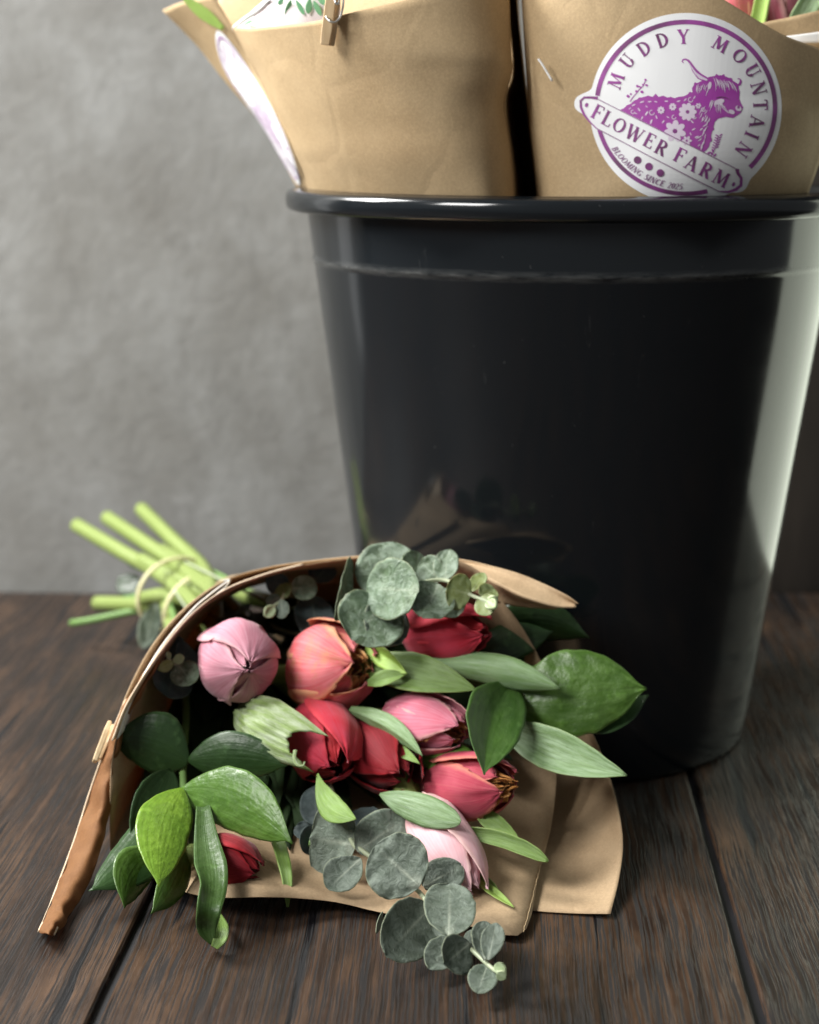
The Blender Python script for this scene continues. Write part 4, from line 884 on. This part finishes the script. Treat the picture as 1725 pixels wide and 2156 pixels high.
# ================================================================ STICKERS
def mat_ink(name, c1, c2):
    n = NT(name); c = n.coord()
    return n.fin(n.mix(n.ramp(n.noise(c, 45, 3, 0.6), [(0.4, 0), (0.6, 1)]), c1, c2), 0.35)
M_vinyl = plain('sticker_white_vinyl', (0.88, 0.89, 0.90), 0.4)
M_ink = mat_ink('purple_ink', (0.155, 0.055, 0.135), (0.34, 0.075, 0.33)); M_cow = mat_ink('magenta_ink', (0.37, 0.055, 0.37), (0.40, 0.085, 0.39))
M_inkl = plain('purple_ink_thin', (0.28, 0.14, 0.27), 0.4); M_pale = plain('pale_lilac_ink', (0.74, 0.64, 0.76), 0.4)
class Art:
    """collects flat strokes / polygons in sticker drawing units and lays them on a surface"""
    def __init__(s, mp): s.mp = mp; s.V = []; s.F = []; s.k = 0
    def flush(s, name, mat, parent, label=None, thick=0):
        o = mk(name, s.V, s.F, mat, parent, smooth=False, thick=thick); s.V = []; s.F = []
        if label: o['label'] = label
        return o
    def tri2d(s, V2, F2, h):
        b = len(s.V); s.k += 1; hh = h * 0.8 - 0.0001 + (s.k % 9) * 0.000003
        for x, y in V2: s.V.append(s.mp(x, y, hh))
        for f in F2: s.F.append(tuple(b + i for i in f))
    def stroke(s, pts, w, h=0.0005, closed=False, sub=1):
        """w: width or list of widths"""
        P0 = [Vector((p[0], p[1])) for p in pts]; w0 = w if isinstance(w, (list, tuple)) else [w] * len(P0)
        P, ws = [], []
        for i in range(len(P0) - 1):
            m = max(1, int((P0[i + 1] - P0[i]).length / 22))
            for q in range(m): P.append(P0[i].lerp(P0[i + 1], q / m)); ws.append(w0[i] + (w0[i + 1] - w0[i]) * q / m)
        P.append(P0[-1]); ws.append(w0[-1]); n = len(P)
        V2 = []; F2 = []
        for i in range(n):
            if closed: d = P[(i + 1) % n] - P[i - 1]
            else: d = P[min(i + 1, n - 1)] - P[max(i - 1, 0)]
            d = d.normalized() if d.length > 0 else Vector((1, 0)); nr = Vector((-d.y, d.x))
            a = P[i] + nr * ws[i] / 2; b = P[i] - nr * ws[i] / 2; V2 += [(a.x, a.y), (b.x, b.y)]
        m = n if closed else n - 1
        for i in range(m):
            j = (i + 1) % n; F2.append((2 * i, 2 * i + 1, 2 * j + 1, 2 * j))
        s.tri2d(V2, F2, h)
    def poly(s, pts, h=0.0004, maxe=24):
        bm = bmesh.new(); vs = [bm.verts.new((p[0], p[1], 0)) for p in pts]; bm.faces.new(vs)
        bmesh.ops.triangulate(bm, faces=bm.faces[:])
        for _ in range(7):
            ed = [e for e in bm.edges if e.calc_length() > maxe]
            if not ed: break
            bmesh.ops.subdivide_edges(bm, edges=ed, cuts=1); bmesh.ops.triangulate(bm, faces=[f for f in bm.faces if len(f.verts) > 3])
        bm.verts.index_update()
        s.tri2d([(v.co.x, v.co.y) for v in bm.verts], [tuple(v.index for v in f.verts) for f in bm.faces], h); bm.free()
    def blob(s, cx, cy, rx_, ry_, ang=0, h=0.0006, n=12):
        s.poly([(cx + rx_ * math.cos(t) * math.cos(ang) - ry_ * math.sin(t) * math.sin(ang), cy + rx_ * math.cos(t) * math.sin(ang) + ry_ * math.sin(t) * math.cos(ang)) for t in [2 * math.pi * i / n for i in range(n)]], h)
def arc(cx, cy, rx_, ry_, a0, a1, n=14): return [(cx + rx_ * math.cos(rad(a0 + (a1 - a0) * i / n)), cy + ry_ * math.sin(rad(a0 + (a1 - a0) * i / n))) for i in range(n + 1)]
TK, TN = 0.195, 0.075
def sr(x, y, w=.30): return ([(x - w / 2, y), (x + w / 2, y)], TN * .8)
def arcw(cx, cy, rx_, ry_, a0, a1, n=16, tk=TK, tn=TN):
    pts = arc(cx, cy, rx_, ry_, a0, a1, n); ws = [tn + (tk - tn) * abs(math.cos(rad(a0 + (a1 - a0) * i / n))) ** 1.6 for i in range(n + 1)]
    return (pts, ws)
GL = {  # glyph: (advance width, strokes) ; y up, cap height 1
 'M': (.98, [([(.10, 0), (.17, 1)], TN), ([(.19, 1), (.48, .10)], TK), ([(.48, .10), (.78, 1)], TN), ([(.80, 1), (.86, 0)], TK), sr(.10, .02, .26), sr(.86, .02, .30), sr(.13, .98, .2), sr(.84, .98, .2)]),
 'U': (.80, [([(.18, 1), (.18, .38)], TK), arcw(.40, .36, .22, .32, 180, 360), ([(.62, .36), (.62, 1)], TN), sr(.18, .98, .32), sr(.62, .98, .26)]),
 'D': (.80, [([(.18, 0), (.18, 1)], TK), arcw(.24, .5, .44, .47, -90, 90), ([(.06, .975), (.28, .975)], TN), ([(.06, .025), (.28, .025)], TN)]),
 'Y': (.78, [([(.10, 1), (.39, .45)], TK), ([(.68, 1), (.39, .45)], TN), ([(.39, .48), (.39, 0)], TK), sr(.39, .02, .32), sr(.12, .98, .28), sr(.67, .98, .24)]),
 'O': (.86, [arcw(.43, .5, .33, .45, 0, 360, 30)]),
 'N': (.86, [([(.15, 0), (.15, 1)], TN), ([(.15, 1), (.70, 0)], TK), ([(.72, 0), (.72, 1)], TN), sr(.15, .02, .26), sr(.12, .98, .24), sr(.72, .98, .26)]),
 'T': (.76, [([(.38, 0), (.38, 1)], TK), ([(.06, .96), (.70, .96)], TN * 1.2), ([(.08, .98), (.06, .78)], TN), ([(.68, .98), (.70, .78)], TN), sr(.38, .02, .30)]),
 'A': (.84, [([(.12, 0), (.41, 1)], TN), ([(.42, 1), (.72, 0)], TK), ([(.22, .33), (.60, .33)], TN), sr(.12, .02, .24), sr(.73, .02, .30)]),
 'I': (.38, [([(.19, 0), (.19, 1)], TK), sr(.19, .02, .32), sr(.19, .98, .32)]),
 'F': (.68, [([(.18, 0), (.18, 1)], TK), ([(.06, .97), (.62, .97)], TN), ([(.61, .98), (.63, .78)], TN), ([(.2, .52), (.48, .52)], TN), ([(.48, .62), (.48, .42)], TN), sr(.18, .02, .32)]),
 'L': (.68, [([(.18, 0), (.18, 1)], TK), ([(.06, .03), (.62, .03)], TN), ([(.61, .02), (.63, .24)], TN), sr(.18, .98, .32)]),
 'W': (1.16, [([(.10, 1), (.34, 0)], TK), ([(.34, 0), (.58, .95)], TN), ([(.55, 1), (.80, 0)], TK), ([(.80, 0), (1.04, 1)], TN), sr(.10, .98, .28), sr(.55, .98, .24), sr(1.04, .98, .22)]),
 'E': (.70, [([(.18, 0), (.18, 1)], TK), ([(.06, .97), (.60, .97)], TN), ([(.06, .03), (.62, .03)], TN), ([(.2, .52), (.48, .52)], TN), ([(.48, .62), (.48, .42)], TN), ([(.60, .98), (.61, .8)], TN), ([(.61, .02), (.63, .22)], TN)]),
 'R': (.80, [([(.18, 0), (.18, 1)], TK), arcw(.30, .745, .28, .23, -90, 90), ([(.06, .975), (.32, .975)], TN), ([(.2, .515), (.32, .515)], TN), ([(.36, .52), (.66, .03)], TK), sr(.18, .02, .32), sr(.69, .02, .16)]),
 'B': (.72, [([(.16, 0), (.16, 1)], TK), arcw(.28, .75, .24, .23, -90, 90), arcw(.28, .27, .30, .25, -90, 90)]),
 'G': (.82, [arcw(.43, .5, .33, .45, 40, 320), ([(.68, .05), (.68, .42)], TK), ([(.5, .42), (.76, .42)], TN)]),
 'S': (.60, [([(.50, .82), (.42, .95), (.28, .97), (.13, .88), (.12, .70), (.28, .55), (.45, .42), (.50, .25), (.40, .08), (.26, .03), (.12, .08), (.08, .22)], [TN, TN, TN, .12, TK, TK, TK, TK, .12, TN, TN, TN])]),
 'C': (.76, [arcw(.43, .5, .33, .45, 45, 315)]),
 '2': (.60, [([(.10, .75), (.16, .92), (.30, .97), (.45, .88), (.47, .70), (.36, .45), (.10, .06)], [TN, TN, TN, .12, TK, .12, TN]), ([(.08, .05), (.52, .05)], .11)]),
 '0': (.62, [arcw(.30, .5, .21, .45, 0, 360, 24)]),
 '5': (.60, [([(.48, .95), (.16, .95)], .10), ([(.16, .97), (.13, .55)], TN), arcw(.24, .32, .24, .28, 110, -130)]),
}
def glyph(art, ch, cx, cy, hgt, ang, h=0.0006, slant=0.0, fw=1.0):
    adv, sts = GL[ch]; ca, sa = math.cos(ang), math.sin(ang)
    for pts, w_ in sts:
        q = []
        for x, y in pts:
            X = (x - adv / 2 + (y - .5) * slant) * hgt * fw; Y = -(y - 0.5) * hgt
            q.append((cx + X * ca - Y * sa, cy + X * sa + Y * ca))
        art.stroke(q, [k * hgt for k in w_] if isinstance(w_, (list, tuple)) else w_ * hgt, h)
CW = (848, 712)
def draw_sticker(mp, parent, M_ink=M_ink, M_cow=M_cow, M_inkl=M_inkl):
    """the round farm sticker: white die-cut base, ring, banner, words and the highland cow"""
    rim = arc(CW[0], CW[1], 632, 628, 0, 360, 72)[:-1]
    def inside(p): return None
    st = []
    A = Art(mp)
    # die-cut outline = circle with two lobes
    lob1 = (185, 682, 74); lob2 = (1185, 1190, 78)
    for p in arc(CW[0], CW[1], 632, 628, -180, 180, 96)[:-1]: st.append(p)
    lines = []
    def push(p):
        x, y = p; a = math.atan2(y - CW[1], x - CW[0]); r = math.hypot(x - CW[0], y - CW[1])
        best = r
        for lx_, ly_, lr in (lob1, lob2):
            # distance along this direction to the lobe circle
            dx, dy = math.cos(a), math.sin(a); ox, oy = lx_ - CW[0], ly_ - CW[1]
            b = dx * ox + dy * oy; c = ox * ox + oy * oy - lr * lr; D = b * b - c
            if D > 0: best = max(best, b + math.sqrt(D))
        return (CW[0] + best * math.cos(a), CW[1] + best * math.sin(a))
    pts = [push(p) for p in arc(CW[0], CW[1], 632, 628, -180, 180, 240)[:-1]]
    nn = len(pts)
    for _ in range(2): pts = [((pts[i - 1][0] + 2 * pts[i][0] + pts[(i + 1) % nn][0]) / 4, (pts[i - 1][1] + 2 * pts[i][1] + pts[(i + 1) % nn][1]) / 4) for i in range(nn)]
    A.poly(pts, 0.0003, 24); s = A.flush('sticker', M_vinyl, parent, 'round white die cut sticker with purple print')
    # ring (broken by the banner)
    ang0, ang1 = -172, 44
    A.stroke(arc(CW[0], 708, 588, 565, ang0, ang1, 90), 30, 0.0005)
    A.stroke(arc(CW[0], 708, 588, 565, 76, 168, 50), 28, 0.0005)
    A.flush('ring', M_ink, s)
    # banner
    A.poly([(175, 640), (262, 644), (620, 824), (1188, 1112), (1232, 1170), (1215, 1240), (1150, 1268), (1060, 1262), (600, 1026), (258, 846), (185, 770), (155, 700)], 0.00055); A.flush('banner', M_vinyl, s)
    A.stroke([(262, 648), (600, 818), (900, 968), (1188, 1114)], 6, 0.0008); A.stroke([(258, 842), (600, 1022), (900, 1176), (1065, 1258)], 6, 0.0008)
    A.flush('banner_line', M_inkl, s)
    A.stroke([(268, 646), (225, 640), (180, 640), (156, 662), (158, 705), (178, 752), (215, 800), (262, 846)], [22, 15, 13, 14, 16, 15, 9, 6], 0.00085)
    A.stroke([(1186, 1112), (1192, 1140), (1214, 1172), (1212, 1218), (1180, 1246), (1130, 1262), (1062, 1258)], [26, 20, 18, 20, 20, 14, 6], 0.00085)
    A.blob(195, 690, 11, 15, .4, 0.00085); A.blob(1163, 1212, 10, 15, .4, 0.00085)
    for x, y in ((530, 1052), (605, 1095), (680, 1137)): A.blob(x, y, 25, 25, 0, 0.0007, 20)
    A.flush('banner_trim', M_ink, s)
    for ch, x, y in (('M', 388, 530), ('U', 462, 400), ('D', 572, 316), ('D', 693, 262), ('Y', 832, 240), ('M', 1076, 290), ('O', 1204, 367), ('U', 1288, 465), ('N', 1328, 580), ('T', 1340, 690), ('A', 1318, 800), ('I', 1283, 890), ('N', 1228, 984)):
        a = math.atan2(y - CW[1], x - CW[0]) + math.pi / 2
        glyph(A, ch, x, y, 94 if ch != 'M' else 90, a, 0.0006, fw=1.05)
    A.flush('lettering', M_ink, s, 'MUDDY MOUNTAIN in purple serif capitals')
    for ch, x, y in (('F', 268, 738), ('L', 335, 780), ('O', 412, 824), ('W', 512, 880), ('E', 610, 924), ('R', 690, 972), ('F', 810, 1022), ('A', 888, 1072), ('R', 984, 1120), ('M', 1082, 1172)):
        glyph(A, ch, x, y, 98, rad(27.5), 0.00075, fw=1.0)
    A.flush('lettering', M_ink, s, 'FLOWER FARM in purple serif capitals on the banner')
    txt = 'BLOOMING SINCE 2025'; adv = [0.55 if c == ' ' else GL[c][0] for c in txt]; tot = sum(adv); acc = 0
    for c, w_ in zip(txt, adv):
        f = (acc + w_ / 2) / tot; acc += w_
        a = rad(150 - f * 58)
        x = CW[0] + 545 * math.cos(a) * (1 - .03 * f); y = 708 + 520 * math.sin(a)
        if c != ' ': glyph(A, c, x, y, 40, a - math.pi / 2, 0.0006, slant=.25, fw=.95)
    A.flush('lettering', M_inkl, s, 'BLOOMING SINCE 2025 in small slanted capitals')
    # cow
    sil = [(412, 722), (440, 712), (462, 690), (485, 682), (505, 662), (530, 652), (540, 640), (560, 640), (600, 628), (630, 636), (650, 615), (668, 636), (700, 628), (726, 640), (750, 636), (775, 645), (800, 636), (835, 632), (860, 620), (872, 604), (893, 606), (888, 580), (900, 560), (905, 540), (925, 545), (975, 520), (1000, 505), (1040, 498), (1050, 484), (1062, 494), (1085, 494), (1100, 486), (1105, 500), (1130, 510), (1150, 512), (1158, 530), (1178, 542), (1196, 556), (1196, 585), (1204, 600), (1190, 620), (1200, 650), (1212, 680), (1226, 705), (1210, 742), (1180, 762), (1160, 776), (1110, 768), (1060, 780), (1040, 800), (1030, 835), (1036, 850), (1022, 862), (1014, 895), (1022, 925), (1008, 935), (1000, 965), (985, 985), (965, 1000), (940, 992), (800, 918), (600, 818)]
    A.poly(sil, 0.00045)
    A.stroke([(834, 414), (824, 404), (828, 392), (845, 388), (866, 398), (885, 428), (905, 462), (938, 500), (985, 524), (1010, 520)], [5, 7, 9, 10, 14, 20, 30, 40, 36, 14], 0.0005)
    A.stroke([(1188, 516), (1204, 518), (1210, 534), (1204, 552), (1186, 562)], [4, 8, 14, 16, 12], 0.0005)
    # sprigs
    A.stroke([(480, 668), (500, 640), (540, 590), (570, 560), (586, 520)], 6, 0.0005)
    for x, y, r in ((468, 632, 12), (486, 618, 8), (530, 566, 11), (524, 600, 10), (560, 604, 12), (545, 570, 8), (583, 524, 9), (590, 560, 10), (566, 556, 7)): A.blob(x, y, r, r * .75, .6, 0.0005)
    A.stroke([(1010, 1030), (1035, 985), (1050, 940), (1062, 890)], 5, 0.0005)
    for k in range(6):
        x, y = 1040 + k * 5, 975 - k * 16; A.blob(x - 12, y - 4, 12, 4, .5, 0.0005); A.blob(x + 14, y - 8, 12, 4, -.5, 0.0005)
    for x, y in ((985, 1025), (1000, 1005), (1020, 1010), (1040, 1020), (1025, 990)): A.blob(x, y, 13, 6, x * .7, 0.0005)
    A.flush('cow_emblem', M_cow, s, 'magenta highland cow filled with flowers')
    rnd = random.Random(4)
    H = 0.00065
    A.stroke([(868, 412), (885, 440), (912, 480), (945, 508), (990, 526)], [3, 8, 14, 22, 10], H)   # horn light
    A.blob(1195, 712, 22, 17, .5, H); A.blob(1150, 735, 22, 14, .4, H); A.blob(1070, 668, 34, 17, -.3, H); A.blob(1005, 562, 12, 26, .2, H)
    def strand(x, y, a, l, w_, c=0.0):
        p = []; n_ = 6
        for i in range(n_): p.append((x, y)); x += math.cos(a) * l / n_; y += math.sin(a) * l / n_; a += c / n_
        A.stroke(p, [1] + [w_ * k for k in (.7, 1, 1, .7)] + [1], H + rnd.uniform(0, .00002))
    for k in range(15): f_ = k / 14; strand(1028 + 120 * f_, 508 + 30 * f_ + rnd.uniform(-4, 8), rad(70 - 25 * f_ + rnd.uniform(-8, 8)), rnd.uniform(60, 110), rnd.uniform(3, 8), rnd.uniform(.2, .9))
    for k in range(9): f_ = k / 8; strand(925 + 80 * f_, 548 + rnd.uniform(0, 14), rad(112 + rnd.uniform(-10, 14)), rnd.uniform(45, 95), rnd.uniform(3, 7), rnd.uniform(-.8, .1))
    for k in range(12): f_ = k / 11; strand(1020 + 70 * f_, 655 + 14 * f_, rad(118 - 18 * f_ + rnd.uniform(-8, 8)), rnd.uniform(50, 100), rnd.uniform(3, 7), rnd.uniform(-1.0, -.2))
    for k in range(7): strand(1100 + 6 * k, 690 + 9 * k, rad(195 + rnd.uniform(-10, 10)), rnd.uniform(25, 50), 5, .6)
    for k in range(16): f_ = k / 15; strand(1000 - 50 * f_ + rnd.uniform(-12, 12), 760 + 195 * f_, rad(120 + rnd.uniform(-25, 25)), rnd.uniform(30, 62), rnd.uniform(4, 9), rnd.uniform(-.8, .8))
    for k in range(8): strand(965 + rnd.uniform(-20, 30), 680 + 14 * k, rad(115 + rnd.uniform(-15, 15)), rnd.uniform(35, 60), 5, .5)
    def flower(cx, cy, r, n, a0=0):
        for i in range(n):
            a = a0 + 2 * math.pi * i / n; A.blob(cx + r * .58 * math.cos(a), cy + r * .58 * math.sin(a), r * .40, r * .27, a, H + 0.00003)
    flower(860, 735, 62, 9); flower(777, 862, 76, 7, .3); flower(685, 724, 26, 8); flower(762, 702, 26, 8, .3); flower(855, 925, 34, 6); flower(930, 695, 20, 6)
    for x, y, a, l in ((505, 690, -.5, 28), (560, 670, -.3, 30), (610, 668, -.1, 26), (480, 712, -.6, 20), (540, 720, .9, 28), (590, 745, -1.0, 34), (560, 775, -1.1, 26), (620, 800, -1.2, 34), (655, 770, 1.2, 26), (650, 668, .3, 22), (720, 665, .1, 24), (800, 665, -.3, 26), (845, 655, -.7, 24), (700, 800, -.9, 26), (730, 770, .4, 20), (890, 800, .8, 26), (900, 850, -.5, 28), (920, 900, -.4, 28), (880, 880, 1.1, 22), (950, 850, -.7, 26), (905, 640, -1.0, 24), (880, 960, .4, 20), (935, 955, -.6, 22), (960, 780, -1.2, 26), (520, 745, .4, 18), (590, 700, .6, 18)):
        A.blob(x, y, l * .5, l * .17, a, H)
    for cx, cy, r in ((625, 740, 16), (770, 770, 13), (880, 655, 15), (905, 770, 11), (965, 720, 12), (500, 735, 12)):
        A.stroke(arc(cx, cy, r, r, 0, 280, 10), 5, H)
    A.flush('cow_highlight', M_pale, s)
    A.blob(860, 735, 9, 9, 0, 0.00075); A.blob(777, 862, 11, 11, 0, 0.00075); A.blob(1195, 704, 8, 10, .4, 0.00075)
    A.stroke([(1045, 642), (1080, 636), (1110, 640), (1140, 655)], [3, 6, 6, 2], 0.00075)
    A.flush('cow_detail', M_ink, s)
    return s
# map drawing units to the right wrap: find where the camera ray through the unit meets the wrap's front sheet
def surf_hit(px, py):
    Y = .775
    a = lx2(py) ; f = (px - a) / (1880 - a)
    return at(px, py, wrapY(f).y)
from mathutils.bvhtree import BVHTree
dg = bpy.context.evaluated_depsgraph_get(); dg.update()
def bvh_of(o):
    off = root_loc(o); me = o.data
    return BVHTree.FromPolygons([v.co + off for v in me.vertices], [tuple(p.vertices) for p in me.polygons])
bv = bvh_of(wsheet)
def map_right(x, y, h):
    px, py = 1173 + x * 0.32, y * 0.32
    d = ray(px, py).normalized(); hit = bv.ray_cast(C0, d)[0]
    if hit is None: hit = surf_hit(px, py)
    return hit - d * (0.0004 + h)
draw_sticker(map_right, wr_)
# the second sticker wraps the receding left side of the left wrap: seen almost edge on
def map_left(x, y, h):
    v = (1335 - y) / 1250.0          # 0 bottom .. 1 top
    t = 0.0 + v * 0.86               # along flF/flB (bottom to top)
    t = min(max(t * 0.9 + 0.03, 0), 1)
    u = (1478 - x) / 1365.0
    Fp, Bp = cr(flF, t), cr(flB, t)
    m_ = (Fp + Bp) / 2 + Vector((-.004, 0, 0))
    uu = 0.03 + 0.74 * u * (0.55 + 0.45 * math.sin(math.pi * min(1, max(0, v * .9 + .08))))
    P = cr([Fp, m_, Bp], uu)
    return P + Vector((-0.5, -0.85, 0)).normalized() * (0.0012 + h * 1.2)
M_sheen_ink = plain('sheen_paled_purple_ink', (0.46, 0.32, 0.50), 0.3)  # paler inks carry the grazing sheen of the edge-on sticker in their colour
draw_sticker(map_left, wl_, M_sheen_ink, plain('sheen_paled_lilac_ink', (0.58, 0.48, 0.62), 0.3), M_sheen_ink)
